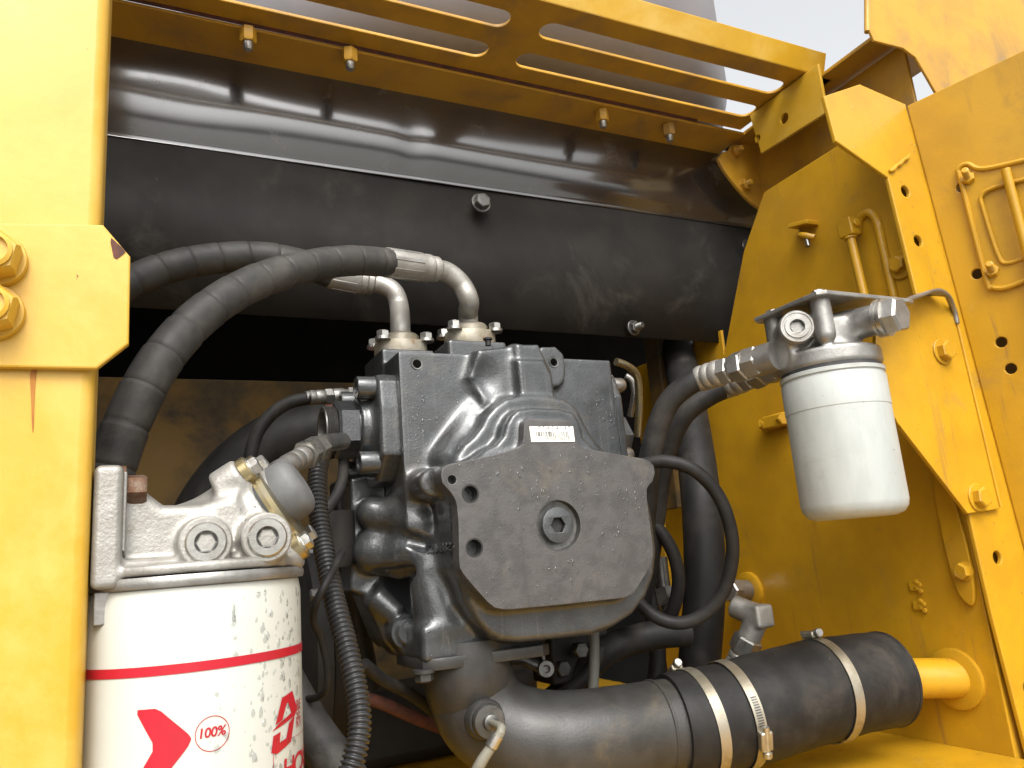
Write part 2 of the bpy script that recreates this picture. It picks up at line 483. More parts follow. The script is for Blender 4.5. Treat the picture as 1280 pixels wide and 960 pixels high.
M_PIPE = mat('pipe_grey_paint', (.045, .044, .042), (.032, .031, .029), .42, metal=.25, ns=20, rvar=.12, bump=.22, bs=380, coat=.15,
             dirt=[((.10, .08, .05), 9, .52, .78, .65), ((.09, .055, .03), 25, .64, .76, .7)])
M_GREY = mat('grey_drum_paint', (.22, .205, .21), (.19, .18, .185), .38, ns=6, rvar=.08)
M_COND = mat('conduit_plastic', (.022, .022, .023), (.03, .03, .03), .38, ns=60)
def water_mat():
    m = bpy.data.materials.new('water'); m.use_nodes = True
    N = m.node_tree.nodes; L = m.node_tree.links; N.remove(N['Principled BSDF'])
    t = N.new('ShaderNodeBsdfTransparent'); t.inputs[0].default_value = (.84, .85, .85, 1)
    r = N.new('ShaderNodeBsdfRefraction'); r.inputs['IOR'].default_value = 1.33; r.inputs['Roughness'].default_value = .02
    g = N.new('ShaderNodeBsdfGlossy'); g.inputs['Roughness'].default_value = .03
    f = N.new('ShaderNodeFresnel'); f.inputs['IOR'].default_value = 1.6
    a = t; N.remove(r)
    b = N.new('ShaderNodeMixShader'); gm = N.new('ShaderNodeNewGeometry'); ml = N.new('ShaderNodeMath'); ml.operation = 'MULTIPLY_ADD'; ml.inputs[1].default_value = -1.0; ml.inputs[2].default_value = 1.0; L.new(gm.outputs['Backfacing'], ml.inputs[0])
    mm = N.new('ShaderNodeMath'); mm.operation = 'MULTIPLY'; L.new(ml.outputs[0], mm.inputs[0]); L.new(f.outputs[0], mm.inputs[1])
    L.new(mm.outputs[0], b.inputs[0]); L.new(a.outputs[0], b.inputs[1]); L.new(g.outputs[0], b.inputs[2])
    L.new(b.outputs[0], N['Material Output'].inputs[0]); return m
M_WATER = water_mat()
M_VOID = mat('void_shade_black', (.006, .006, .006), (.010, .009, .008), .8, ns=8, spec=.1, bump=.1, bs=150)  # near-black colour standing in for the bay's unlit depth
M_SEAM = mat('rust_seam', (.12, .04, .025), (.07, .03, .02), .8, ns=80)
M_TAN = mat('tan_pipe_paint', (.34, .21, .04), (.28, .17, .03), .5, ns=9, bump=.1)

M_FLANGE = mat('dirty_flange_steel', (.34, .31, .25), (.25, .22, .16), .5, metal=.5, ns=35, bump=.25, bs=400, rvar=.1, dirt=[((.22, .12, .05), 18, .55, .72, .7)])

M_CLAMP = mat('dull_clamp_steel', (.42, .385, .31), (.32, .285, .21), .38, metal=.8, ns=40, bump=.15, bs=400, rvar=.12, dirt=[((.17, .12, .07), 26, .54, .72, .7)])
# ================================================================== the setting: the engine bay's sheet metal
XW, YPAN, ZT, YPOST, YPIL = .92, 1.0, .70, .62, .50

def struct(o, label=None): o['kind'] = 'structure'; return o

# side wall (faces -X)
wall = thing('side_wall', (XW, .8, -.45), 'yellow painted sheet steel side wall of the engine bay', 'wall'); wall['kind'] = 'structure'
top = P(955, 240, X=XW); lft = P(905, 442, X=XW)
outer = [(.632, -.45), (1.29, -.45), (1.29, .36), (lft.y, .36), (lft.y, lft.z), (.93, .475), (top.y, top.z), (.632, .552)]
plateX('wall_sheet', M_YEL, outer, [circ(*YZ([(936, 735)], XW)[0], .012)], XW, XW + .006, wall, .0015)

# floor plate and dark rear
fl = MB().box((-.6, .40, -.277), (.9195, 1.69, -.270)).build('floor_plate', M_YEL); struct(fl)
gr = MB().box((-40, -40, -1.62), (40, 40, -1.60)).build('ground', mat('wet_concrete', (.24, .23, .21), (.17, .165, .15), .6, ns=2, bump=.2, bs=60)); struct(gr)
bh = MB().box((-1.0, 1.70, -.45), (1.6, 1.71, .80)).build('dark_backing', M_VOID); struct(bh)  # dark backing sheet; deep shade is put into its colour
hd = MB().box((-1.0, 1.02, .735), (1.6, 1.70, .741)).build('hood_sheet', M_VOID); struct(hd)  # unseen top sheet added to keep sky light out of the bay
lw = MB().box((-.75, .56, -.45), (-.742, 1.70, .735)).build('left_bulkhead', M_VOID); struct(lw)  # unseen side sheet added to stop light coming from the left

# yellow partition behind the hoses; its colour carries both grime and shade
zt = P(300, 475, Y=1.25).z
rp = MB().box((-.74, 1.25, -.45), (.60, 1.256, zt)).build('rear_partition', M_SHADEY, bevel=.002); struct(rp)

# black baffle panel: flat lower sheet, crease, glossy bowed upper sheet
zc = P(600, 236, Y=YPAN + .002).z; zb = P(500, 398, Y=YPAN).z
pan = thing('baffle_panel', (.4, YPAN, zb), 'black painted sheet metal baffle with a crease, behind the hose elbows', 'panel')
x0, x1 = -.55, 1.04
prof = [(YPAN + .012, zb), (YPAN, zb + .004), (YPAN - .014, zc - .002)]
m = MB()
def sheet(m, prof, xs, bow=None, th=.003):
    vs, fs = [], []
    for i, (y, z) in enumerate(prof):
        for x in xs:
            b = bow(x, i / (len(prof) - 1)) if bow else 0
            vs.append((x, y + b, z))
    n = len(xs)
    for i in range(len(prof) - 1):
        for k in range(n - 1): fs.append((i * n + k, i * n + k + 1, (i + 1) * n + k + 1, (i + 1) * n + k))
    m.add(vs, fs); return m
low = sheet(MB(), [(YPAN + .020, zb), (YPAN + .003, zc)], np.linspace(x0, x1, 24), lambda x, u: .0015 * math.sin(9 * x + 4 * u)).build('lower_sheet', M_BLKM, pan, fix=False)
so = low.modifiers.new('thick', 'SOLIDIFY'); so.thickness = .003; so.offset = -1
def bow(x, u):
    b = -.0012 * math.sin(math.pi * u)
    b += .0022 * math.exp(-((x - .36) / .018) ** 2) * math.sin(math.pi * u)      # dent between the two bright bands
    b += .0006 * math.sin(6 * x + 7 * u) * math.sin(math.pi * u)
    b += .0016 * math.exp(-((x - .05) / .08) ** 2 - ((u - .5) / .2) ** 2)
    return b
us = np.linspace(0, 1, 26)
prof = [(YPAN - .012 - .004 * u + .014 * max(0, (.45 - u) / .45) ** 2, zc + .001 + (.6985 - zc) * u) for u in us]
prof = [(YPAN + .006, zc - .0015), (YPAN + .001, zc - .0012)] + prof
upm = MB(); sheet(upm, prof, np.linspace(x0, x1, 140), lambda x, u: bow(x, u))
up = upm.build('upper_sheet', M_BLK, pan, sharp=60, fix=False)
so = up.modifiers.new('thick', 'SOLIDIFY'); so.thickness = .003; so.offset = -1
for px, py, r in ((601, 254, .0125), (934, 308, .010)):
    p = P(px, py, Y=YPAN - .010); bolt(pan, p, (0, -1, .05), r, .012, M_STEEL, 1.25, .2)
p = P(792, 410, Y=YPAN + .008); bolt(pan, p, (.1, -1, -.05), .010, .010, M_STEEL, 1.3, .2, stud=.012)

# ------------------------------------------------------------------ slotted roof beam
beam = thing('slotted_roof_beam', (.3, .83, ZT), 'yellow steel roof beam with long rounded slots over the black baffle', 'beam')
yn = P(860, 50, Z=ZT).y; yf = P(600, 93, Z=ZT).y
xe = .945
def slot(pa, pb, w):
    """slot from two end points (x,y), half width w, rounded ends"""
    (xa, ya), (xb, yb) = pa, pb; o = []
    for k in range(13):
        a = math.pi / 2 + math.pi * k / 12; o.append((xa + w * math.cos(a), ya + w * math.sin(a)))
    for k in range(13):
        a = -math.pi / 2 + math.pi * k / 12; o.append((xb + w * math.cos(a), yb + w * math.sin(a)))
    return o
def xy(px, py): p = P(px, py, Z=ZT); return p.x, p.y
rows = []
# row heights come from the visible slots right of the gap: near row and far row
n0, n1 = xy(685, 38), xy(965, 110)
f0, f1 = xy(655, 75), xy(932, 139)
yN = (n0[1] + n1[1]) / 2; yF = (f0[1] + f1[1]) / 2; W = .017
nL, fL = xy(628, 15), xy(600, 55)
holes = [slot((n0[0] + .006, yN), (n1[0], yN), W), slot((f0[0] + .006, yF), (f1[0], yF), W),
         slot((-.10, yN), (nL[0], yN), W), slot((-.10, yF), (fL[0], yF), W),
         slot((-.50, yN), (-.155, yN), W), slot((-.50, yF), (-.155, yF), W)]
plateZ('slotted_plate', M_YELS, [(-.6, yn), (xe, yn), (xe, yf), (-.6, yf)], holes, ZT, ZT + .005, beam, .0012)
# near flange, turned up and out
MB().prism([(-.6, yn, ZT + .0005), (-.6, yn + .004, ZT + .0005), (-.6, yn - .012 + .004, ZT + .034), (-.6, yn - .012, ZT + .034)], (xe + .6 + .02, 0, 0)).build('front_lip', M_YELB, beam, bevel=.0012)
# lower flange under the far edge, running back to the black baffle
yb2 = P(600, 139, Z=ZT - .008).y
plateZ('support_flange', M_YELS, [(-.6, yf - .004), (.951, yf - .004), (.951, yb2), (-.6, yb2)], [], ZT - .010, ZT - .0055, beam, .0012)
MB().prism([(-.6, yb2 - .006, ZT - .0102), (-.6, yb2 + .0008, ZT - .0102), (-.6, yb2 + .0008, ZT - .016), (-.6, yb2 - .003, ZT - .0145)], (xe + .55, 0, 0)).build('rolled_edge', M_YELS, beam, bevel=.001)
MB().prism([(-.6, yf - .0052, ZT - .0005), (-.6, yf - .0042, ZT - .0005), (-.6, yf - .0042, ZT - .0058), (-.6, yf - .0052, ZT - .0058)], (xe + .5, 0, 0)).build('rust_seam', M_SEAM, beam)
for px, py in ((310, 36), (437, 62), (752, 138), (835, 156)):
    p = P(px, py, Z=ZT - .010)
    bolt(beam, p, (0, 0, -1), .0105, .020, M_YELS, 0, .1, stud=0)
    mm = MB(); mm.lathe([(.0062, 0), (.0062, .005), (.0056, .006), (.0062, .007), (.0056, .008), (.0062, .009), (.0045, .0115)], p + Vector((0, 0, -.0195)), (0, 0, -1), 16)
    mm.build('bolt_end', M_ZINC, beam)
# end bracket with two holes (faces -X)
br = thing('end_bracket', (.93, .84, .62), 'small yellow angle bracket with two holes under the roof beam end', 'bracket')
xb = .925
pa = [(940, 163), (1020, 107), (1022, 148), (951, 192)]
pts = YZ(pa, xb)
ztop = ZT - .001
pts = [(pts[0][0], ztop - .001), (pts[1][0] - .01, ztop - .001), (pts[1][0] - .01, pts[2][1]), (pts[3][0], pts[3][1])]
h1, h2 = YZ([(947, 173), (980, 148)], xb)
plateX('bracket_plate', M_YELB, pts, [circ(*h1, .0075), circ(*h2, .0085)], xb, xb + .005, br, .001)
MB().box((xb + .004, pts[3][0] - .12, ztop - .006), (xb + .05, pts[3][0] - .005, ztop - .001)).build('bracket_flange', M_YELS, br, bevel=.001)
# gusset behind the bracket with two bolts
gs = thing('corner_gusset', (.95, .95, .5), 'yellow corner gusset with two bolts above the black baffle end', 'gusset')
plateY('gusset_plate', M_YELS, chaikin(XZ([(893, 188), (1010, 160), (1060, 200), (985, 270), (945, 262), (905, 214)], .945), 2), [], .945, .952, gs, .0015)
for px, py in ((918, 190), (930, 232)):
    bolt(gs, P(px, py, Y=.945), (-.1, -1, -.15), .0095, .012, M_YELS, 1.3, .2, stud=.010)
# dim filler rail running towards the camera from the gusset
MB().box((1.0, .635, .50), (1.006, .95, .69)).build('top_rail', M_YELS, gs, bevel=.002)
MB().box((.952, .616, .693), (1.10, .955, .699)).build('shade_plate', M_YELS, gs, bevel=.001)  # plate added above the rail to shade it from the sky

# ------------------------------------------------------------------ grey drum above the beam
dr = thing('silencer_drum', (.40, 1.42, .80), 'large plain grey drum standing above the slotted roof beam', 'drum')
xr = Q(921, 60, 1.62)
rad = .60; cx = xr.x - rad + .155; cy = 1.50
MB().lathe([(0, 0), (rad - .14, 0), (rad - .09, .012), (rad - .045, .035), (rad - .015, .075), (rad, .13), (rad, 1.1), (rad - .05, 1.2), (0, 1.22)], (cx, cy, .80), (0, 0, 1), 128).build('drum_shell', M_GREY, dr)
MB().lathe([(.03, -.01), (.03, .01), (.026, .012)], (cx, cy, .80), (0, 0, -1), 24).build('drain_boss', M_GREY, dr)
ORG_drum = (cx, cy)

# ------------------------------------------------------------------ left pillar
pil = thing('door_pillar', (-.2, YPIL, -.45), 'wide sunlit yellow steel pillar with a bolted clamp plate, left of the white filter', 'pillar')
MB().box((-.45, YPIL, -.45), (-.0225, YPIL + .045, .95)).build('pillar_post', M_YELB, pil, bevel=.007, bseg=4)
cl = plateY('clamp_plate', M_YELB, XZ([(-170, 276), (129, 281), (163, 321), (161, 430), (121, 461), (-170, 456)], .494), [], .4935, .4995, pil, .0012)
for px, py in ((-6, 327), (-10, 392)):
    p = P(px, py, Y=.4935)
    m = MB(); m.lathe([(.0162, 0), (.0162, .004), (.0157, .005)], p, (0, -1, 0), 28)
    m.lathe([(.0145, .004), (.0145, .015), (.0125, .018)], p, (0, -1, 0), 6, rot=.35)
    m.lathe([(.0105, .017), (.0105, .020), (.0085, .021), (.008, .012)], p, (0, -1, 0), 24)
    m.build('bolt', M_YELB, pil, sharp=30)
# chipped, rusty corner of the clamp plate and a run of rust
ch = XZ([(139, 297), (152, 309), (157, 315), (154, 318), (150, 321), (146, 324), (142, 322), (140, 312), (138, 303)], .4933)
plateY('rust_chip', M_SEAM, ch, [], .49310, .49345, pil, 0)
ch = XZ([(39, 462), (47, 462), (45, 470), (43, 500), (42, 540), (40, 540), (39, 500), (37, 470)], .4998)
plateY('rust_run', mat('rust_run_stain', (.40, .17, .02), (.30, .10, .02), .7, ns=40), chaikin(ch, 1), [], .49955, .4999, pil, 0)

# ------------------------------------------------------------------ right pillar: front plate + return flange
po = thing('hinge_pillar', (.95, YPOST, -.45), 'yellow pillar with round holes, drilled flange and hinge, right of the grey-white filter', 'pillar')
fl_px = [(1110, 222), (1045, 176), (1030, 120), (1075, 105), (1132, 130), (1150, 192), (1190, 340), (1233, 492), (1277, 660), (1345, 925), (1405, 1150), (1335, 1150), (1290, 960), (1240, 768), (1212, 645), (1160, 425)]
hl = [(1132, 239), (1148, 301), (1247, 697), (1285, 860)]
plateY('pillar_plate', M_YEL, XZ(fl_px, YPOST), [circ(*XZ([h], YPOST)[0], .0078) for h in hl], YPOST, YPOST + .006, po, .0015)
# return flange through the crease, towards the camera and a little outward
ca, cb = P(1140, 150, Y=YPOST), P(1405, 1150, Y=YPOST)
out = Vector((.30, -1, 0)).normalized() * .20
xl = (cb - ca).normalized(); zl = xl.cross(out.normalized()).normalized(); yl = zl.cross(xl)
def loc2(px, py):
    p = PP(px, py, ca, zl) - ca; return (p.dot(xl), p.dot(yl))
Lc = (cb - ca).length
ho = [loc2(1253, 428), loc2(1265, 461), loc2(1204, 235), loc2(1223, 343)]
me = curve_mesh([[(-.02, .0), (Lc, .0), (Lc, .2), (-.02, .2)]] + [circ(*h, .0068) for h in ho], .006, .0012, M4(xl, yl, zl, ca + zl * .003))
finish('pillar_flange', me, M_YEL, po, sharp=12)
MB().prism([ca + xl * .09 + zl * s_ + yl * w_ for s_, w_ in ((.045 * (-1 if (Vector((0,0,0)) - ca).dot(zl) > 0 else 1), .0), (.045 * (-1 if (Vector((0,0,0)) - ca).dot(zl) > 0 else 1), .2), (.048 * (-1 if (Vector((0,0,0)) - ca).dot(zl) > 0 else 1), .2), (.048 * (-1 if (Vector((0,0,0)) - ca).dot(zl) > 0 else 1), .0))], xl * (Lc - .09)).build('pillar_back', M_SHADEY, po)  # dark sheet added behind the flange holes so they look shaded
MB().tube([ca + zl * .0, cb + zl * .0], .0045, 14, .05, smooth=False).build('bend', M_YEL, po)
MB().box((.9215, .6325, -.45), (1.14, .6355, .55)).build('inner_sheet', M_YELS, po)
# weld bead at the plate's top corner
wb = [P(1112 + i * 4.2, 214 - i * 3.4 + (1.5 if i % 2 else 0), Y=YPOST - .002) for i in range(7)]
MB().tube(wb, [.0018, .0032, .0026, .0034, .0026, .0032, .0016], 10, .002).build('weld_bead', M_YEL, po)
# water-bead-sized weld spatter
# hinge on the flange
hg = thing('hinge', PP(1215, 290, ca, zl), 'yellow bent hinge bracket with two studs and nuts on the right pillar flange', 'hinge')
hp = [(1200, 212), (1210, 207), (1232, 213), (1300, 200), (1300, 225), (1245, 236), (1228, 250), (1252, 322), (1262, 330), (1300, 318), (1300, 345), (1262, 360), (1242, 361), (1236, 352)]
pl = [PP(a, b, ca, zl) - zl * -.0 for a, b in hp]
nf = -zl if zl.dot(Vector((0, 0, 0)) - ca) < 0 else zl      # towards the camera
nf = zl if (Vector((0, 0, 0)) - ca).dot(zl) > 0 else -zl
MB().prism([p + nf * .004 for p in pl], nf * .005).build('hinge_leaf', M_YEL, hg, bevel=.001)
rim = [PP(a, b, ca, zl) + nf * .010 for a, b in ((1290, 201), (1232, 213), (1212, 207), (1201, 214), (1205, 230), (1236, 350), (1243, 360), (1262, 360), (1300, 344))]
rimo = MB().tube(rim, .0032, 10, .004).build('rolled_rim', M_YEL, hg)
rim2 = [PP(a, b, ca, zl) + nf * .010 for a, b in ((1300, 222), (1246, 236), (1230, 246), (1232, 262), (1250, 318), (1262, 330), (1300, 317))]
MB().tube(rim2, .0026, 10, .004).build('rolled_rim', M_YEL, hg)
MB().tube([PP(1262, 215, ca, zl) + nf * .018, PP(1310, 400, ca, zl) + nf * .018], .0055, 14, smooth=False).build('hinge_pin', M_YEL, hg)
for a, b in ((1213, 226), (1243, 341)):
    p = PP(a, b, ca, zl) + nf * .008; bolt(hg, p, (nf + Vector((.35, 0, .25))).normalized(), .0085, .007, M_YEL, 0, .1, stud=.016)

# bodywork sheets up at the right, above the pillar
bp = thing('roof_side_panel', P(1180, 60, Y=.61), 'large plain yellow bodywork panel above the hinge pillar', 'panel')
plateY('panel_sheet', M_YELS, XZ([(1082, -260), (1084, 40), (1090, 53), (1126, 62), (1142, 74), (1156, 98), (1180, 140), (1260, 230), (1420, 330), (1560, 330), (1560, -260)], .612), [], .608, .612, bp, .001)
MB().tube([P(1083, -260, Y=.612), P(1084, 40, Y=.612)], .004, 12, smooth=False).build('folded_edge', M_YELS, bp)
# ================================================================== hydraulic pump
YC, YB = .72, .79
def W3(px, py, Y): return tuple(P(px, py, Y=Y))
pump = thing('hydraulic_pump', (.40, .85, -.12), 'wet dark grey cast hydraulic pump with flat cover plate and barcode sticker', 'pump')

F = Field((.195, .728, -.125), (.60, .965, .285), .0019)
# machined block behind the cover
bl = XZ([(498, 440), (763, 450), (785, 640), (515, 640)], YB)
zb1 = (bl[0][1] + bl[1][1]) / 2
F.u(F.poly([(bl[0][0], zb1), (bl[1][0], zb1), (bl[1][0] + .004, .02), (bl[0][0], .02)], YB, .935, 'y', .0015))
F.u(F.box((.285, .83, -.09), (.53, .955, .235), .012), .01)
# cast hump round the sticker pad (two steps)
F.u(F.poly(chaikin(XZ([(560, 600), (575, 560), (598, 540), (612, 512), (640, 492), (700, 494), (722, 506), (738, 540), (760, 566), (790, 600)], .757), 1), .757, .80, 'y', .007), .010)
F.u(F.poly(chaikin(XZ([(566, 600), (600, 565), (628, 552), (636, 522), (652, 508), (716, 511), (727, 530), (732, 553), (770, 572), (800, 600)], .735), 1), .735, .80, 'y', .005), .007)
# column rising to the top, with left shoulder and right ear
F.u(F.poly(XZ([(646, 430), (674, 430), (679, 441), (690, 463), (696, 505), (650, 505)], .768), .768, .82, 'y', .004), .006)
F.u(F.poly(XZ([(647, 449), (681, 450), (691, 470), (695, 500), (652, 500)], .762), .762, .80, 'y', .004), .005)
F.u(F.poly(XZ([(598, 436), (646, 431), (655, 505), (606, 505), (588, 470)], .775), .775, .85, 'y', .006), .012)
F.cut(F.ell(W3(606, 472, .772), (.014, .010, .016)), .012)
F.u(F.poly(chaikin(XZ([(668, 433), (704, 433), (709, 472), (698, 486), (668, 480)], .779), 1), .779, .82, 'y', .003), .004)
F.u(F.cap(W3(590, 520, .795), W3(560, 575, .785), .013, .017), .014)
# skirt of the cover: the plate's outline carried back into the body, flared below
cp = [(553, 604), (551, 593), (553, 586), (559, 581), (575, 577.5), (597, 573), (630, 565), (649, 559), (653, 555), (654.5, 548), (655, 532), (656.5, 526), (661, 522.5), (690, 524), (712, 525.5), (716.5, 528), (718.5, 534), (720, 548), (723, 555), (730, 560), (760, 565.5), (804, 573), (812, 576), (817.5, 582), (819, 591), (816, 602), (811, 607), (809, 612), (809, 625), (813, 655), (816.5, 683), (816.5, 698), (813, 708), (806, 720), (795, 738), (789, 744), (780, 747.5), (740, 752), (703, 756), (640, 762), (628, 762), (618, 759.5), (610, 753), (592, 733), (579, 717.5), (575, 710), (574, 700), (573, 650), (571, 632), (569, 624), (563, 615)]
F.u(F.poly(XZ([p_ for p_ in cp if p_[1] > 557 or True], YC), .7335, .85, 'y', .0015), .006)
sk = XZ([(575, 640), (640, 600), (800, 600), (812, 640), (820, 704), (800, 760), (752, 792), (690, 799), (632, 804), (604, 792), (570, 740)], .75)
F.u(F.poly(chaikin(sk, 1), .7425, .84, 'y', .008), .010)
# left ear bosses of the cover
e = W3(541, 603, .75); F.u(F.cyl((e[0], .748, e[2]), (e[0], .83, e[2]), .0145, .004), .012)
# lower left body, mounting face and bulges
mp = XZ([(438, 598), (438, 738), (458, 744), (480, 800), (492, 813), (525, 816), (640, 800), (640, 590), (470, 590)], .865)
F.u(F.poly(mp, .865, .93, 'y', .003))
F.u(F.cap(W3(466, 640, .845), W3(500, 648, .83), .0175), .016)
F.u(F.cap(W3(500, 642, .825), W3(524, 655, .80), .014), .012)
F.u(F.cap(W3(468, 690, .85), W3(500, 697, .835), .023), .014)
F.u(F.cap(W3(505, 694, .82), W3(535, 690, .80), .016), .016)
F.u(F.cyl(W3(468, 745, .86), W3(498, 770, .85), .012, .004), .02)
F.u(F.cap(W3(532, 715, .80), W3(548, 775, .80), .019, .026), .012)
F.cut(F.cap(W3(490, 667, .80), W3(530, 680, .79), .006), .010)
F.cut(F.cap(W3(475, 722, .835), W3(520, 715, .80), .006), .012)
# side wall of the skirt, brushed into the body
F.u(F.box((.288, .80, -.055), (.35, .87, .125), .010), .010)
b0 = W3(507, 789, .848); F.u(F.cyl((b0[0], .838, b0[2]), (b0[0], .90, b0[2]), .0185, .002), .006)
# foot that carries the suction elbow
ft = [W3(520, 812, .80), W3(660, 796, .80)]
F.u(F.box((.262, .775, ft[0][2] - .012), (.40, .90, -.06), .006), .010)
# top pads under the two hose flanges
F.u(F.box((.255, .845, .19), (.320, .925, .250), .003), .004)
F.u(F.box((.335, .835, .19), (.412, .925, .262), .003), .006)
# bores
for px, py, Y, r in ((521, 455, YB, .0050), (692, 453, .779, .0048)):
    p = W3(px, py, Y); F.cut(F.cyl((p[0], Y - .01, p[2]), (p[0], Y + .02, p[2]), r))
body = finish('housing', F.mesh('housing'), M_PUMP, pump, sharp=55)
for px, py, Y, r in ((521, 455, YB, .0050), (692, 453, .779, .0048)):
    p = W3(px, py, Y); MB().lathe([(r * 1.35, -.0006), (r * 1.3, .0006), (r, .0004), (r * .97, -.004), (r * .97, -.018), (0, -.018)], (p[0], Y - .0004, p[2]), (0, -1, 0), 24, cap0=False).build('threaded_bore', M_STEEL, body)

# flat machined cover plate
cp = [(553, 604), (551, 593), (553, 586), (559, 581), (575, 577.5), (597, 573), (630, 565), (649, 559), (653, 555), (654.5, 548), (655, 532), (656.5, 526), (661, 522.5), (690, 524), (712, 525.5), (716.5, 528), (718.5, 534), (720, 548), (723, 555), (730, 560), (760, 565.5), (804, 573), (812, 576), (817.5, 582), (819, 591), (816, 602), (811, 607), (809, 612), (809, 625), (813, 655), (816.5, 683), (816.5, 698), (813, 708), (806, 720), (795, 738), (789, 744), (780, 747.5), (740, 752), (703, 756), (640, 762), (628, 762), (618, 759.5), (610, 753), (592, 733), (579, 717.5), (575, 710), (574, 700), (573, 650), (571, 632), (569, 624), (563, 615)]
outer = XZ(cp, YC)
hol = [(588, 617, .0078), (593, 684.5, .0078), (565, 599.5, .0046)]
hs_ = [circ(*XZ([(a, b)], YC)[0], r, 28) for a, b, r in hol]
pc = XZ([(699, 656)], YC)[0]
cover = plateY('cover_plate', M_PLATE, outer, hs_ + [circ(*pc, .0258, 48)], YC, YC + .0225, pump, .0011, sharp=40)
wnm = cover.modifiers.new('wn', 'WEIGHTED_NORMAL'); wnm.keep_sharp = True
for a, b, r in hol:
    p = P(a, b, Y=YC)
    MB().lathe([(r * 1.22, .0002), (r * 1.0, .0001), (r * .98, -.016), (0, -.016)], p, (0, -1, 0), 28, cap0=False).build('bore', M_HOLE if r > .006 else M_STEEL, cover)
# plug sunk in the cover: ring seat, disc, hexagon socket
pp = Vector((pc[0], YC, pc[1]))
MB().lathe([(.0268, .0003), (.0256, .0002), (.0250, -.0075), (.0200, -.0082), (.0170, -.0082), (0, -.0082)], pp, (0, -1, 0), 56, cap0=False).build('plug_seat', M_STEEL, cover)
hx = circ(0, 0, .0086, 6)
me = curve_mesh([circ(0, 0, .0186, 48), [(x * 1, y * 1) for x, y in hx]], .008, .0008, M4((1, 0, 0), (0, 0, 1), (0, -1, 0), pp + Vector((0, .0056, 0))))
plug = finish('plug', me, M_PUMP, pump, sharp=30)
MB().lathe([(.0086, -.0030), (.0086, -.0078), (0, -.0078)], pp, (0, -1, 0), 6, cap0=False).build('socket_floor', M_HOLE, plug)

# barcode sticker
sc = [(661.5, 533), (716, 533), (718.5, 552), (664, 552.5)]
spt = XZ(sc, YC - .0004)
MBs = plateY('sticker', M_PAPER, spt, [], YC - .0008, YC - .0002, pump, 0)
def on_sticker(u, v):
    (x0_, z0_), (x1_, z1_), (x2_, z2_), (x3_, z3_) = spt
    tx = x0_ + (x1_ - x0_) * u; tz = z0_ + (z1_ - z0_) * u; bx = x3_ + (x2_ - x3_) * u; bz = z3_ + (z2_ - z3_) * u
    return (tx + (bx - tx) * v, tz + (bz - tz) * v)
bars = MB(); u = .12; rb = random.Random(3)
while u < .88:
    w = rb.choice((.006, .010, .016)); a, b = on_sticker(u, .33), on_sticker(u + w, .33); c, d = on_sticker(u + w, .66), on_sticker(u, .66)
    bars.add([(q_[0], YC - .00095, q_[1]) for q_ in (a, b, c, d)], [(0, 1, 2, 3)]); u += w + rb.choice((.006, .008, .016, .024))
bars.build('barcode', M_INK, MBs, fix=False)
def text_mesh(txt, size, spacing=1.0, align='LEFT', shear=0, bold=0.0):
    cu = bpy.data.curves.new('t', 'FONT'); cu.body = txt; cu.size = size; cu.align_x = align; cu.space_character = spacing; cu.shear = shear; cu.offset = bold
    ob = bpy.data.objects.new('t', cu); C.objects.link(ob)
    dg = bpy.context.evaluated_depsgraph_get(); me = bpy.data.meshes.new_from_object(ob.evaluated_get(dg))
    bpy.data.objects.remove(ob); bpy.data.curves.remove(cu); return me
for txt, v, sz, sp, u0 in (('P5A34145', .24, .0058, 1.75, .19), ('W00P706578', .88, .0052, 1.05, .32)):
    me = text_mesh(txt, sz, sp)
    o_ = on_sticker(u0, v); me.transform(M4((1, 0, 0), (0, 0, 1), (0, -1, 0), (o_[0], YC - .00095, o_[1])))
    finish('print', me, M_INK, MBs)
# raised casting marks on the skirt's left side
tm = text_mesh('S2L-8822', 1.0, 1.0, bold=.015)
from mathutils.bvhtree import BVHTree
bmb = bmesh.new(); bmb.from_mesh(body.data); bvh = BVHTree.FromBMesh(bmb); bmb.free()
bm = bmesh.new(); bm.from_mesh(tm); bmesh.ops.triangulate(bm, faces=bm.faces[:])
r_ = bmesh.ops.extrude_face_region(bm, geom=bm.faces[:]); tops = {v for v in r_['geom'] if isinstance(v, bmesh.types.BMVert)}
wd = max(v.co.x for v in bm.verts)
for v in bm.verts:
    u_, v_ = v.co.x / wd, v.co.y
    dv_ = Vector(D(534 + 36 * u_, 692 - 5 * u_ - 15 * v_)).normalized()
    h_, n_, _, _ = bvh.ray_cast(-ORG[body], dv_)
    if h_ is None: h_, n_ = -ORG[body] + dv_ * .8, Vector((-1, 0, 0))
    v.co = h_ + ORG[body] + (n_ * .0020 if v in tops else n_ * -.0006)
bmesh.ops.recalc_face_normals(bm, faces=bm.faces); bm.to_mesh(tm); bm.free()
finish('casting_mark', tm, M_PUMP, body)

# mounting bolt lower left
bb = P(508, 789, Y=.838)
m = MB(); m.lathe([(.0178, 0), (.0178, .002), (.0172, .003)], bb, (0, -1, 0), 32); m.lathe([(.0135, .002), (.0135, .0095), (.0118, .0115), (0, .0115)], bb, (0, -1, 0), 32)
m.build('mounting_bolt', M_PUMP, pump, sharp=30)
sd = Vector((-1, 0, 0))
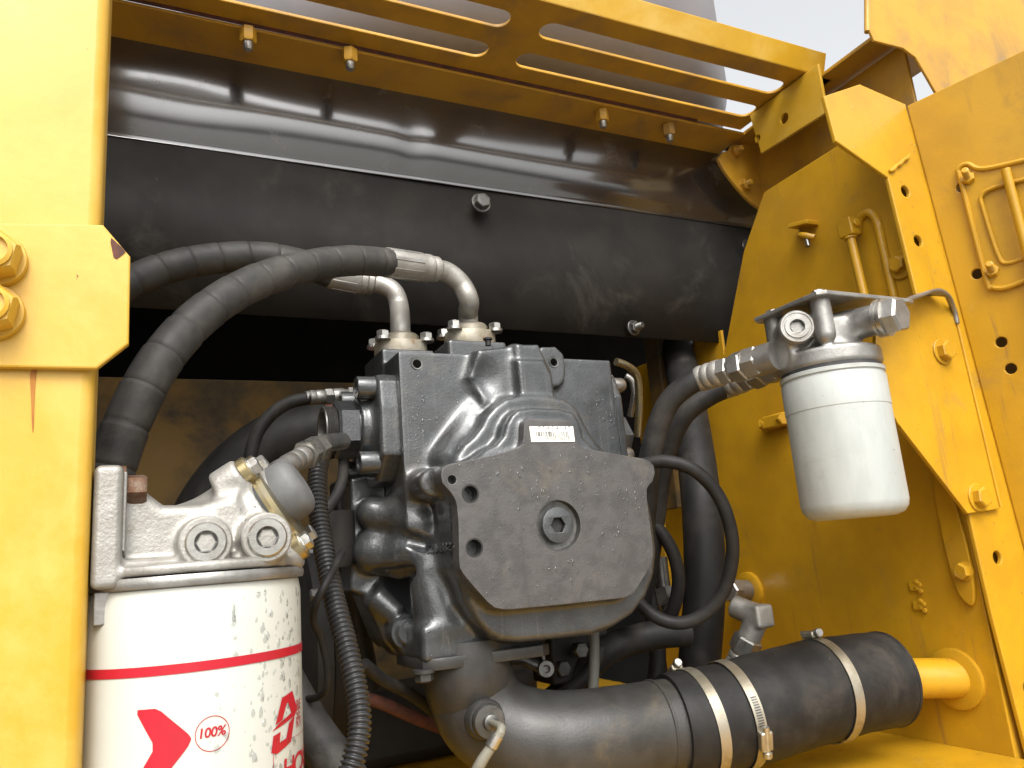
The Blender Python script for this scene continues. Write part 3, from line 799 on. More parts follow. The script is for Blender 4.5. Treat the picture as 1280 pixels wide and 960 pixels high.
# side cover (left) with cap screws, big hexagon adjuster and threaded end
fx = bl[0][0]
fz0, fz1 = P(484, 603, Y=.80).z, P(482, 461, Y=.80).z
F2 = Field((fx - .045, .785, fz0 - .012), (fx + .01, .925, fz1 + .012), .0018)
F2.u(F2.poly(chaikin([(.797, fz0 + .004), (.90, fz0), (.912, fz0 + .03), (.912, fz1 - .03), (.895, fz1), (.812, fz1), (.797, fz1 - .018)], 1), fx - .022, fx + .004, 'x', .005))
zm = P(440, 537, Y=.85).z
F2.u(F2.cyl((fx - .036, .852, zm), (fx, .852, zm), .037, .003), .010)
sidec = finish('side_cover', F2.mesh('side_cover'), M_PUMP, pump, sharp=55)
for z in (P(469, 485, Y=.818).z, P(469, 578, Y=.818).z):
    MB().lathe([(.0125, 0), (.0125, .020), (.0118, .0215), (.0075, .0215), (.0065, .012), (0, .012)], (fx - .020, .818, z), (-1, 0, 0), 28).build('cap_screw', M_PUMP, sidec)
    MB().lathe([(.0125, 0), (.0125, .020), (.0118, .0215), (.0075, .0215), (.0065, .012), (0, .012)], (fx - .020, .893, z), (-1, 0, 0), 28).build('cap_screw', M_PUMP, sidec)
adj = MB(); adj.lathe([(.031, 0), (.031, .003)], (fx - .034, .852, zm), (-1, 0, 0), 36); adj.lathe([(.0335, .003), (.0335, .022), (.031, .025)], (fx - .034, .852, zm), (-1, 0, 0), 6, rot=math.pi / 6)
adj = adj.build('adjuster_nut', M_PUMP, sidec, sharp=28)
pr = []
for k in range(7): pr += [(.0265, .024 + k * .002), (.0252, .025 + k * .002)]
pr += [(.025, .0385), (.020, .0385), (.019, .024), (0, .024)]
MB().lathe(pr, (fx - .034, .852, zm), (-1, 0, 0), 40).build('threaded_end', M_STEEL, sidec)
# right side cover
rx = bl[1][0]
rz0, rz1 = P(790, 570, Y=.80).z, P(772, 466, Y=.80).z
F3 = Field((rx - .008, .78, rz0 - .02), (rx + .05, .925, rz1 + .015), .0019)
F3.u(F3.poly([(.800, rz0 - .01), (.905, rz0 - .01), (.912, rz1 - .03), (.885, rz1), (.812, rz1), (.800, rz1 - .03)], rx - .004, rx + .019, 'x', .004))
F3.u(F3.cyl((rx + .015, .85, (rz0 + rz1) / 2), (rx + .030, .85, (rz0 + rz1) / 2), .032, .003), .006)
rcov = finish('side_cover', F3.mesh('side_cover'), M_PUMP, pump, sharp=55)
MB().hexa((rx + .028, .85, rz0 + .030), (1, 0, 0), .030, .018).build('adjuster_nut', M_PUMP, rcov, sharp=28)
for z in (rz1 - .012, rz0 + .004):
    MB().lathe([(.0095, 0), (.0095, .013), (.0075, .0165), (0, .0165)], (rx + .017, .817, z), (1, 0, 0), 24).build('cap_screw', M_ZINC, rcov)
# vent pin on top of the column
vp = P(610, 428, Y=.80); MB().lathe([(.0035, 0), (.0035, .006), (.0055, .007), (.0055, .009), (.002, .0105)], (vp.x, .80, vp.z - .004), (0, 0, 1), 14).build('vent_pin', M_DARK, pump)
# ================================================================== left filter: white spin-on can in a cast head
FX, FY, FR = .036, .559, .0675
ZF = P(243, 724, Y=FY).z
lf = thing('oil_filter', (FX, FY, ZF - .26), 'big white oil filter can with red print under a cast aluminium head', 'oil filter')
prof = [(0, -.262), (FR - .02, -.262), (FR - .006, -.258), (FR - .001, -.25), (FR - .001, -.012), (FR - .0022, -.0045), (FR - .0035, -.0035)]
can = MB().lathe(prof, (FX, FY, ZF), (0, 0, 1), 96).build('can', M_WHITE, lf)
MB().lathe([(FR - .006, -.004), (FR + .0006, -.0036), (FR + .0014, -.002), (FR + .0014, .001), (FR + .0004, .0028), (FR - .004, .003)], (FX, FY, ZF), (0, 0, 1), 96).build('crimp_rim', M_ALUD, lf)

def ang(px, py):
    """where a pixel's ray meets the can -> (angle, z)"""
    v = D(px, py); a = v[0] ** 2 + v[1] ** 2; b = -2 * (v[0] * FX + v[1] * FY); c = FX ** 2 + FY ** 2 - FR ** 2
    q = b * b - 4 * a * c
    t = (-b - math.sqrt(max(q, 0))) / (2 * a); p = v * t
    return math.atan2(p[1] - FY, p[0] - FX), p[2]
def wrap(me, px, py, flip=False):
    """bend a flat mesh (x right, y up, metres) onto the can, its origin at the pixel"""
    a0, z0 = ang(px, py)
    bm = bmesh.new(); bm.from_mesh(me)
    bmesh.ops.triangulate(bm, faces=bm.faces[:])
    for _ in range(2):
        long_ = [e for e in bm.edges if e.calc_length() > .004]
        if long_: bmesh.ops.subdivide_edges(bm, edges=long_, cuts=1)
        bmesh.ops.triangulate(bm, faces=bm.faces[:])
    R = FR - .0006
    for v in bm.verts:
        a = a0 + v.co.x / FR; v.co = Vector((FX + R * math.cos(a), FY + R * math.sin(a), z0 + v.co.y))
    bm.to_mesh(me); bm.free(); return me
def flat(splines):
    return curve_mesh(splines, 0, 0, Matrix.Identity(4))
# red stripe
zs0, zs1 = ang(300, 832)[1], ang(300, 820)[1]
MB().lathe([(FR - .00055, zs0), (FR - .00055, zs1)], (FX, FY, 0), (0, 0, 1), 96, cap0=False, cap1=False).build('red_stripe', M_RED, can, fix=True)
PXM = .505 / FPX        # metres per photo pixel at the can
def lg(pts): return [(x * PXM, -y * PXM) for x, y in pts]
# logo in two slanted pieces
A = [(-7, 9), (0, -18), (13, -22), (20, -1), (17, 6), (-10, 15), (-3, 8), (11, 2), (7, -11), (5, -10), (0, 6)]
B = [(-9, 20), (-2, 18), (-3, 29), (4, 27), (8, 12), (16, 6), (10, 33), (-6, 40), (-11, 37)]
sx = 1.75               # the can turns away here, so the print is wider than it looks
finish('logo', wrap(flat([[(x * sx, y) for x, y in lg(A)]]), 354, 893), M_RED, can)
finish('logo', wrap(flat([[(x * sx, y) for x, y in lg(B)]]), 354, 893), M_RED, can)
for i, t_ in enumerate(('RE', 'SE', 'RV')):
    me = text_mesh(t_, .0085, 1.0); wrap(me, 371.5, 888 + i * 11); finish('print', me, M_RED, can)
me = text_mesh('100%', .0072, .95, 'CENTER', .12, .00015); wrap(me, 265, 921); finish('print', me, M_RED, can)
finish('ring', wrap(flat([circ(0, 0, .0093, 40), circ(0, 0, .0089, 40)]), 266, 917), M_RED, can)
me = text_mesh('HCX10', .0165, .80, shear=.1, bold=.0003); me.transform(Matrix.Diagonal((1.15, 1, 1, 1))); wrap(me, 354, 977); finish('print', me, M_RED, can)
rr = chaikin([(0, 0), (.075, 0), (.075, .022), (0, .022)], 2, .12); ri = [(.0004 + x * .9905, .0003 + y * .976) for x, y in rr]
finish('print_frame', wrap(flat([rr, ri]), 343, 983), M_RED, can)
# bold arrow head on the hidden-from-focus side
AR = [(-24, -30), (0, -30), (30, -2), (34, 4), (30, 12), (6, 40), (-22, 40), (-2, 8)]
finish('arrow', wrap(flat([chaikin([(x * 1.0, y) for x, y in lg(AR)], 1, .12)]), 196, 924), M_RED, can)

# cast head
def H(px, py, Y=FY): return tuple(P(px, py, Y=Y))
HF = Field((-.025, .483, ZF - .006), (.135, .64, .105), .0013)
fl0, fl1 = H(112, 588, .53), H(152, 724, .53)
HF.u(HF.box((-.0215, .505, ZF - .002), (fl1[0], .605, fl0[2]), .004))
hb = XZ([(140, 596), (152, 600), (172, 614), (202, 637), (246, 636), (290, 622), (330, 700), (330, 720), (140, 720)], FY)
HF.u(HF.poly(hb, FY - .036, FY + .036, 'y', .007), .005)
HF.u(HF.cyl((FX, FY, ZF + .0036), (FX, FY, ZF + .0096), FR + .0002, .002), .003)
HF.u(HF.cap(H(235, 690), H(318, 632), .026, .026), .012)
n0_, n1_ = H(312, 650), H(342, 630)
axd = (Vector((D(330, 640)))).normalized()
ad = Vector((n1_[0] - n0_[0], -.006, n1_[2] - n0_[2])).normalized()
cc = Vector(H(326, 645))
sdv = Vector((ad.z, 0, -ad.x)).normalized(); ydv = ad.cross(sdv)
HF.u(HF.cyl(tuple(cc - ad * .010), tuple(cc + ad * .009), .035, .003), .004)
for s_, q_ in ((1, 1), (1, -1), (-1, 1), (-1, -1)):
    e_ = cc + sdv * (.030 * s_) + ydv * (.021 * q_)
    HF.u(HF.cyl(tuple(e_ - ad * .010), tuple(e_ + ad * .009), .0115, .003), .008)
# bosses of the two plugs
for px, py in ((257, 678), (332, 672)):
    q_ = H(px, py, FY - .05); HF.u(HF.cyl((q_[0], FY - .056, q_[2]), (q_[0], FY, q_[2]), .0150, .002), .006)
HF.u(HF.box((FX - .045, FY - .047, ZF + .004), (FX + .05, FY + .04, ZF + .0135), .003), .004)
head = finish('filter_head', HF.mesh('filter_head'), M_ALU, lf, sharp=60)
for px, py, mt_ in ((257, 678, M_ZINC), (333, 672, M_ZINC)):
    q_ = H(px, py, FY - .056); o_ = (q_[0], FY - .056, q_[2])
    pg = MB().lathe([(.0118, 0), (.0118, .004), (.0108, .0052), (.0068, .0052), (.0060, .0042), (.0058, -.006), (0, -.006)], o_, (0, -1, 0), 36).build('plug', mt_, lf, sharp=30)
    MB().lathe([(.0151, .0), (.0150, .0022), (.0140, .003), (.0121, .003)], o_, (0, -1, 0), 40).build('plug_seal', M_ALU, pg)
    MB().lathe([(.0066, .0046), (.0056, .0040), (.0050, -.004), (.0022, -.0048), (0, -.0042)], o_, (0, -1, 0), 6, cap0=False).build('plug_socket', M_STEEL, pg, sharp=20)
# cap, gasket, screws, rubber boot
capp = MB(); capp.lathe([(.033, .0), (.0335, .003), (.031, .006), (.020, .0075), (0, .0075)], cc + ad * .0105, ad, 48); capp = capp.build('cap', M_BRASS, lf)
MB().lathe([(.0335, 0), (.0335, .0016)], cc + ad * .009, ad, 48).build('gasket', M_INK, lf)
for s_, q_ in ((1, 1), (1, -1), (-1, 1), (-1, -1)):
    e_ = cc + sdv * (.030 * s_) + ydv * (.021 * q_)
    MB().lathe([(.0098, 0), (.0098, .005), (.0088, .006)], e_ + ad * .0092, ad, 24).build('cap_lug', M_BRASS, capp)
    bolt(lf, e_ + ad * .015, ad, .0062, .006, M_ZINC, 1.2, .2)
bt = cc + ad * .016 + sdv * .004 * -1
MB().lathe([(.021, 0), (.0215, .004), (.0215, .012), (.0208, .0148), (.0190, .0172), (.0165, .0190), (.0135, .0200), (.010, .0205)], bt, ad, 48).build('rubber_boot', mat('grey_boot_rubber', (.10, .10, .10), (.13, .13, .125), .55, ns=40, bump=.1), lf)
# rusty flange bolt with tab washer
rb_ = P(160, 612, Y=.525)
MB().lathe([(.0145, -.002), (.0145, .001)], (fl1[0], rb_.y, rb_.z), (1, 0, 0), 24).build('washer', M_RUSTY, lf)
MB().lathe([(.0092, 0), (.0092, .0095), (.0080, .0115), (0, .0115)], (fl1[0] + .001, rb_.y, rb_.z), (1, 0, 0), 6, rot=.3).build('flange_bolt', M_RUSTY, lf)
MB().prism([(fl1[0] - .0005, .510, fl0[2] - .004), (fl1[0] - .0005, .535, fl0[2] - .004), (fl1[0] - .0005, .535, fl0[2] - .05), (fl1[0] - .0005, .525, fl0[2] - .055), (fl1[0] - .0005, .510, fl0[2] - .05)], (.0022, 0, 0)).build('tab_washer', M_ALUD, lf, bevel=.0006)
MB().box((-.020, .515, ZF - .022), (-.004, .530, ZF - .003)).build('flange_foot', M_ALUD, lf, bevel=.001)

# ================================================================== small hydraulic line running up from the cap
ln = thing('pressure_line', bt, 'short pale steel hose end with hexagon nuts rising from the left filter cap', 'hose fitting')
c0 = bt + ad * .018; c1 = Q(368, 577, .60); c2 = Q(412, 552, .68)
dv = (c2 - c1).normalized(); ld = (c2 - c1).length
MB().lathe([(.0078, -.02), (.0078, 0), (.0085, .002), (.0085, .010), (.0074, .012), (.0085, .014), (.0085, .022), (.0074, .024), (.0085, .026), (.0085, .034), (.0078, .036)], c1 - dv * .016, dv, 24).build('crimp_collar', M_ALUD, ln)
MB().hexa(c1 + dv * .022, dv, .0118, .014).build('hexagon_nut', M_ZINC, ln, sharp=28)
MB().lathe([(.008, 0), (.008, .006)], c1 + dv * .035, dv, 20).build('neck', M_STEEL, ln)
MB().hexa(c1 + dv * .041, dv, .0115, .016).build('hexagon_nut', M_ZINC, ln, sharp=28)
MB().tube([c1 + dv * .055, c1 + dv * .075, c1 + dv * .10 + Vector((.01, .02, 0))], .008, 16).build('stub', M_STEEL, ln)

# ================================================================== right filter
RX, RY, RR = .685, .592, .0535
zt_, zb_ = .168, .012
rf = thing('pilot_filter', (RX, RY, zb_), 'plain grey-white filter can hanging from a metal head on the yellow pillar', 'oil filter')
can2 = MB().lathe([(0, zb_), (RR - .014, zb_), (RR - .006, zb_ + .003), (RR - .0015, zb_ + .009), (RR, zb_ + .016), (RR, .126), (RR + .0005, .1265), (RR + .0005, zt_ - .010), (RR - .001, zt_ - .007), (RR - .001, zt_ - .006), (RR + .0008, zt_ - .005), (RR + .0008, zt_ - .001), (RR - .002, zt_)], (RX, RY, 0), (0, 0, 1), 96).build('can', M_SILV, rf)
MB().lathe([(RR - .0015, zt_ - .0005), (RR - .0015, zt_ + .004)], (RX, RY, 0), (0, 0, 1), 64).build('seal_ring', M_INK, rf)
ZS = P(1020, 367, Y=.543).z
G = Field((.60, .505, zt_), (.79, .68, ZS + .004), .0014)
G.u(G.cyl((RX, RY, zt_ + .003), (RX, RY, zt_ + .022), RR + .0005, .004))
G.u(G.cyl((RX, RY, zt_ + .01), (RX, RY, ZS - .012), .036, .008), .012)
pl = P(996, 409, Y=.54)
nl = Vector((-.60, -.80, .0)).normalized(); 
pc2 = Q(996, 409, .825) - Vector((-.60, -.80, 0)) * .02
G.u(G.cyl(tuple(pc2 + nl * .020), tuple(pc2 - nl * .02), .0185, .002), .006)
pa_, pb_ = Q(1062, 407, .842), Q(1106, 397, .812)
pd = (pb_ - pa_).normalized()
pr0 = pb_ - pd * .056
G.u(G.cyl(tuple(pr0), tuple(pr0 + pd * .052), .0165, .002), .008)
for a_, b_ in ((.650, .560), (.650, .628), (.722, .625)):
    G.u(G.cap((a_, b_, ZS), (a_, b_, zt_ + .034), .0105, .0105), .006)
fd0 = Vector((RX - .03, RY + .012, .197)); fe = Q(974, 443, .845)
G.u(G.cyl(tuple(fd0), tuple(fe), .0175, .003), .008)
h2_ = finish('filter_head', G.mesh('filter_head'), M_ALUD, rf, sharp=60)
# hexagon-socket plug
po_ = pc2 + nl * .0195
sp_ = MB().lathe([(.0178, 0), (.0178, .0035), (.0168, .0045), (.0150, .0045), (.0145, .0036), (.0130, .0036), (.0125, .0050), (.0078, .0050)], po_, nl, 40, cap1=False).build('socket_plug', M_ALUD, rf, sharp=30)
MB().lathe([(.0080, .0050), (.0074, .0048), (.0072, -.004), (0, -.004)], po_, nl, 6, cap0=False).build('socket', M_STEEL, sp_, sharp=30)
# big hexagon plug
hp_ = pr0 + pd * .050
MB().lathe([(.0205, 0), (.0205, .003), (.0190, .0035), (.0190, .0055), (.0205, .006), (.0205, .009)], hp_, pd, 40).build('plug_collar', M_ZINC, rf, sharp=30)
MB().lathe([(.0195, .009), (.0195, .022), (.0172, .0245), (0, .0245)], hp_, pd, 6, rot=.2).build('hexagon_plug', M_ALUD, rf, sharp=28)
# bracket: shelf, bend and bolted plate
bk = thing('filter_bracket', (.83, .61, -.05), 'yellow tapering bracket plate with two hexagon bolts holding the grey-white filter', 'bracket')
sh = [(.632, .541), (.775, .541), (.80, .585), (.80, .645), (.632, .645)]
plateZ('shelf', M_ALUD, chaikin(sh, 1, .06), [], ZS, ZS + .005, bk, .0012)
for a_, b_ in ((.650, .560), (.650, .628), (.722, .625)): bolt(bk, (a_, b_, ZS + .005), (0, 0, 1), .0075, .006, M_ZINC, 1.25, .2)
Yk = YPOST - .007
bpx = [(1095, 384), (1128, 380), (1150, 371), (1171, 364.5), (1184, 371), (1192, 388), (1198, 408), (1250, 636), (1210, 642), (1122, 528), (1095, 480)]
plateY('bracket_plate', M_YEL, XZ(bpx, Yk), [], Yk, Yk + .0055, bk, .001)
ed = [P(a_, b_, Y=Yk - .001) for a_, b_ in ((1187, 384), (1194, 404), (1252, 637))]
# curved strip that turns the plate over into the shelf
st = [Vector((.775, .560, ZS + .0025)), Q(1128, 379, .885), Q(1150, 370, .925), Q(1171, 363, .965), Q(1185, 370, .985), Q(1193, 388, .990), Q(1198, 408, .992)]
st[-1] = P(1197, 405, Y=Yk - .002); st[-2] = P(1193, 388, Y=Yk - .004)
MB().tube([P(1196, 402, Y=Yk - .001), P(1251, 634, Y=Yk - .001)], .0019, 10, smooth=False).build('plate_edge', M_YEL, bk)
sp, _ = crom(st, 8); vs, fs = [], []
for i, p in enumerate(sp):
    p = Vector(p); w_ = .022 if i < 26 else max(.004, .022 - .003 * (i - 26))
    vs += [p + Vector((0, -.002, 0)), p + Vector((0, w_, .002))]
    if i: fs.append((2 * i - 2, 2 * i, 2 * i + 1, 2 * i - 1))
strip = MB().add(vs, fs).build('turned_strip', M_ALUD, bk, sharp=60); so = strip.modifiers.new('t', 'SOLIDIFY'); so.thickness = .004; so.offset = 0
for px, py in ((1177, 440), (1221, 622)): bolt(bk, P(px, py, Y=Yk), (0, -1, 0), .0125, .012, M_YEL, 1.35, .22)
# ================================================================== two big pressure hoses over the pump
def wrapmod(pitch, amp=.035):
    return lambda L: 1 - 1.4 * amp * (((L / pitch) % 1.0) < .07) + amp * .9 * ((L / pitch) % 1.0)
def pressure_hose(label, path, rad, col0, col1, elb, flc, fzr, grp=None, bolts=True):
    t = thing('pressure_hose', elb[-1], label, 'hose')
    MB().tube([Q(*p) for p in path], rad, 28, .0022, mod=wrapmod(.034)).build('hose_sleeve', M_SLEEVE, t, sharp=50)
    d_ = (col1 - col0).normalized(); L_ = (col1 - col0).length; r0 = rad[-1] if isinstance(rad, list) else rad
    pr = [(r0 * .98, -.004), (r0 * 1.06, 0), (r0 * 1.06, L_ * .62), (r0 * .98, L_ * .68), (r0 * 1.02, L_ * .72), (r0 * 1.02, L_ * .80), (r0 * .90, L_ * .84), (r0 * .95, L_ * .88), (r0 * .95, L_ * .95), (r0 * .76, L_)]
    col = MB().lathe(pr, col0, d_, 28).build('crimp_collar', M_ALU, t, sharp=30)
    for k in range(8):                                        # pressed flutes
        a_ = k * math.pi / 4; x_, y_, z_ = basis(d_)
        q_ = col0 + (x_ * math.cos(a_) + y_ * math.sin(a_)) * (r0 * 1.045) + d_ * (L_ * .31)
        MB().obox(q_, (x_ * -math.sin(a_) + y_ * math.cos(a_)) * .0022, d_ * (L_ * .27), (x_ * math.cos(a_) + y_ * math.sin(a_)) * .0009).build('flute', M_ALUD, col, bevel=.0005)
    MB().tube([col1 - d_ * .006] + elb, .0125, 24, .003).build('elbow_pipe', M_ALU, t)
    # split flange: oval body, neck, four screws
    c = elb[-1].copy(); c.z = fzr
    ov = [(c.x + .036 * math.cos(a) * (1 - .10 * math.cos(2 * a)), c.y + .027 * math.sin(a)) for a in np.linspace(0, 2 * math.pi, 33)[:-1]]
    plateZ('flange', M_FLANGE, ov, [], fzr, fzr + .019, t, .002, sharp=30)
    MB().lathe([(.024, 0), (.0235, .008), (.021, .0105), (.015, .0110)], (c.x, c.y, fzr + .0185), (0, 0, 1), 32).build('flange_neck', M_FLANGE, t)
    for sx_, sy_ in ((-1, -1), (1, -1), (-1, 1), (1, 1)):
        q_ = (c.x + .0275 * sx_, c.y + .0185 * sy_, fzr)
        bolt(t, (q_[0], q_[1], fzr + .019), (0, 0, 1), .0080, .0095, M_ZINC, 1.2, .2)
    return t
e1 = [Q(560, 341, .955), Q(577, 356, .96), Q(586, 376, .958), Vector((.377, .868, .305)), Vector((.378, .87, .270))]
pressure_hose('large wrapped hose in front of the other, arching left to the pump', [(128, 640, .60), (140, 585, .61), (163, 520, .625), (200, 452, .65), (250, 396, .69), (310, 357, .74), (375, 335, .80), (435, 326, .855), (485, 328, .90)],
              [.0180, .0180, .0178, .0175, .0172, .0170, .0168, .0166, .0165], Q(483, 328, .90), Q(548, 337, .948), e1, None, .262)
e2 = [Q(480, 357, 1.00), Q(493, 366, 1.0), Q(499, 384, .995), Vector((.292, .885, .292)), Vector((.292, .888, .268))]
pressure_hose('wrapped hose behind the larger one, running back towards the clamp plate', [(60, 420, .80), (110, 382, .82), (165, 352, .85), (215, 333, .88), (270, 323, .91), (330, 321, .94), (385, 332, .965), (415, 343, .98)],
              .0178, Q(413, 343, .98), Q(468, 353, 1.0), e2, None, .250)

# thin pilot hose with fitting into the side cover
ph = thing('pilot_hose', Q(420, 495, .92), 'thin black hose with steel fitting curving down left of the pump', 'hose')
MB().tube([Q(*p) for p in ((318, 640, .86), (312, 590, .87), (318, 550, .88), (335, 522, .89), (360, 504, .90), (388, 497, .91))], .0075, 18).build('rubber_hose', M_RUB, ph)
a0, a1 = Q(386, 497, .91), Q(450, 494, .945); d_ = (a1 - a0).normalized()
MB().lathe([(.0078, -.004), (.0078, 0), (.0088, .001), (.0088, .006), (.0078, .008), (.0088, .010), (.0088, .017), (.0075, .019)], a0, d_, 22).build('crimp_collar', M_ALUD, ph)
MB().hexa(a0 + d_ * .019, d_, .0098, .010).build('hexagon_nut', M_ZINC, ph, sharp=28)
MB().lathe([(.0085, 0), (.0098, .003), (.0098, .012), (.0080, .017), (.0080, .020)], a0 + d_ * .029, d_, 22).build('adapter', M_ALUD, ph)
MB().hexa(a0 + d_ * .048, d_, .0105, .018).build('hexagon_nut', M_ZINC, ph, sharp=28)

# big black hose further back on the left, with the red-brown stub it is clamped to
ch_ = thing('coolant_hose', Q(410, 525, 1.08), 'thick black rubber hose curving down behind the thin hose, left of the pump', 'hose')
MB().tube([Q(*p) for p in ((226, 800, 1.0), (236, 720, 1.0), (256, 650, 1.02), (296, 592, 1.04), (350, 552, 1.06), (412, 535, 1.08))], .043, 32, .01).build('rubber_hose', M_RUB, ch_)
MB().tube([Q(404, 535, 1.08), Q(445, 530, 1.09), Q(500, 528, 1.1)], .036, 28, .01).build('stub_pipe', mat('red_oxide_paint', (.14, .055, .04), (.09, .05, .04), .5, ns=30), ch_)

# ================================================================== hoses of the right filter
def fitting_chain(t, a, b, big=1.0):
    d_ = (b - a).normalized(); k = big
    MB().lathe([(.0128 * k, -.003), (.0145 * k, 0), (.0155 * k, .003), (.0155 * k, .006), (.0140 * k, .0095), (.0158 * k, .013), (.0158 * k, .017), (.0142 * k, .0205), (.0158 * k, .024), (.0158 * k, .031), (.0140 * k, .034)], a, d_, 28).build('crimp_collar', M_ALU, t)
    MB().lathe([(.0135 * k, .033), (.0165 * k, .0335), (.0165 * k, .0445), (.015 * k, .046)], a, d_, 6, rot=.2).build('hexagon_nut', M_ALUD, t, sharp=28)
    MB().lathe([(.0138 * k, .045), (.0138 * k, .050)], a, d_, 24).build('neck', M_ALUD, t)
    MB().lathe([(.0155 * k, .049), (.0182 * k, .0505), (.0182 * k, .064), (.0165 * k, .066)], a, d_, 6, rot=.45).build('hexagon_nut', M_ZINC, t, sharp=28)
    MB().lathe([(.0150 * k, .065), (.0150 * k, .069), (.0185 * k, .0695), (.0185 * k, .084), (.017 * k, .086)], a, d_, 6, rot=.1).build('hexagon_nut', M_ALUD, t, sharp=28)
    MB().lathe([(.0165 * k, .084), (.0165 * k, .105)], a, d_, 28).build('adapter', M_ALUD, t)
h1 = thing('filter_hose', Q(870, 475, .93), 'black hose with ribbed steel collar entering the grey-white filter head', 'hose')
a_ = Q(874, 474, .925); b_ = fe
fitting_chain(h1, a_, b_)
MB().tube([a_ + (b_ - a_).normalized() * .004, Q(860, 481, .925), Q(836, 503, .93), Q(820, 540, .935), Q(811, 585, .94), Q(806, 650, .95), Q(800, 720, .97)], .0135, 24).build('rubber_hose', M_RUB, h1)
h2 = thing('filter_hose', Q(910, 490, .99), 'black hose running just below and behind the ribbed collar of its neighbour', 'hose')
a2 = Q(905, 485, .985); b2 = Q(990, 452, .90)
fitting_chain(h2, a2, b2, .95)
MB().tube([a2 + (b2 - a2).normalized() * .004, Q(885, 495, .985), Q(856, 517, .985), Q(836, 555, .99), Q(824, 605, .995), Q(814, 680, 1.0), Q(800, 760, 1.02)], .0138, 24).build('rubber_hose', M_RUB, h2)

# thin looped hose
lp = thing('looped_hose', Q(850, 780, .92), 'thin black hose making a wide loop right of the pump cover', 'hose')
MB().tube([Q(*p) for p in ((780, 590, .93), (806, 580, .915), (835, 577, .905), (868, 588, .90), (897, 618, .90), (913, 660, .90), (915, 700, .905), (903, 742, .91), (878, 769, .915), (848, 779, .92), (818, 770, .93), (795, 748, .95), (780, 715, .98))], .0078, 18).build('rubber_hose', M_RUB, lp)
lp2 = thing('looped_hose', Q(838, 770, .98), 'thin black hose bending tightly inside the wide loop', 'hose')
MB().tube([Q(*p) for p in ((800, 640, 1.0), (822, 660, .99), (840, 688, .985), (848, 720, .985), (845, 750, .99), (835, 775, 1.0), (820, 790, 1.02))], .0085, 18).build('rubber_hose', M_RUB, lp2)
# thick standing pipe hose against the wall
vp_ = thing('return_hose', Q(878, 830, 1.06), 'thick black hose standing upright against the yellow side wall', 'hose')
MB().tube([Q(*p) for p in ((838, 395, 1.50), (848, 440, 1.42), (860, 505, 1.28), (873, 595, 1.15), (880, 680, 1.09), (880, 750, 1.07), (874, 830, 1.06), (868, 900, 1.05))], .0285, 32).build('rubber_hose', M_RUB, vp_)

# ================================================================== suction elbow, rubber hose, clamps
ep = thing('suction_elbow', Q(700, 925, .82), 'large grey cast suction elbow bolted under the pump', 'pipe')
pe = [Vector((.322, .815, -.085)), Vector((.322, .813, -.112)), Q(590, 862, .83), Q(606, 893, .825), Q(640, 916, .82), Q(690, 926, .82), Q(750, 922, .83), Q(815, 912, .85), Q(862, 905, .862)]
MB().tube(pe, [.047, .047, .048, .049, .0495, .050, .050, .050, .050], 48, .005).build('pipe_body', M_PIPE, ep, sharp=40)
fz = P(560, 822, Y=.80).z
plateZ('mounting_flange', M_PIPE, chaikin([(.262, .772), (.405, .765), (.405, .88), (.262, .88)], 2, .1), [], fz - .008, fz + .004, ep, .0015, sharp=30)
for px, py in ((530, 836), (612, 826)):
    p = P(px, py, Y=.785); bolt(ep, (p.x, .785, fz - .008), (0, 0, -1), .0098, .010, M_PIPE, 1.2, .18)
ax_ = (pe[-1] - pe[-3]).normalized()
MB().lathe([(.0500, 0), (.0512, .001), (.0512, .003), (.0500, .004)], Q(818, 911, .851), ax_, 48).build('bead', M_PIPE, ep)
MB().lathe([(.0505, 0), (.0535, .002), (.0535, .007), (.0508, .009)], Q(846, 907, .858), ax_, 48).build('end_rim', M_PIPE, ep)
# temperature sender with cable
ts = thing('temperature_sender', Q(612, 905, .765), 'round temperature sender with cable on the suction elbow', 'sensor')
s0 = Q(606, 899, .782); sd_ = (Q(624, 908, .745) - s0).normalized()
MB().lathe([(.020, -.012), (.020, .004), (.018, .007)], s0, sd_, 36).build('boss', M_PIPE, ts)
MB().lathe([(.0165, 0), (.0165, .008), (.0155, .0095), (.008, .0098), (.0075, .015), (.0055, .016)], s0 + sd_ * .006, sd_, 32).build('sender_body', M_STEEL, ts)
MB().hexa(s0 + sd_ * .0155, sd_, .0075, .006).build('terminal_nut', M_ZINC, ts, sharp=28)
w0 = s0 + sd_ * .021
MB().tube([w0, Q(627, 911, .735), Q(618, 928, .73), Q(602, 952, .725), Q(585, 985, .72)], [.0035, .0042, .0046, .0055, .0055], 14, .004).build('cable', mat('cable_sheath', (.20, .19, .15), (.14, .13, .10), .5, ns=40), ts)
MB().tube([Q(622, 919, .7305), Q(614, 933, .728)], .0062, 14, smooth=False).build('ferrule', M_ZINC, ts)

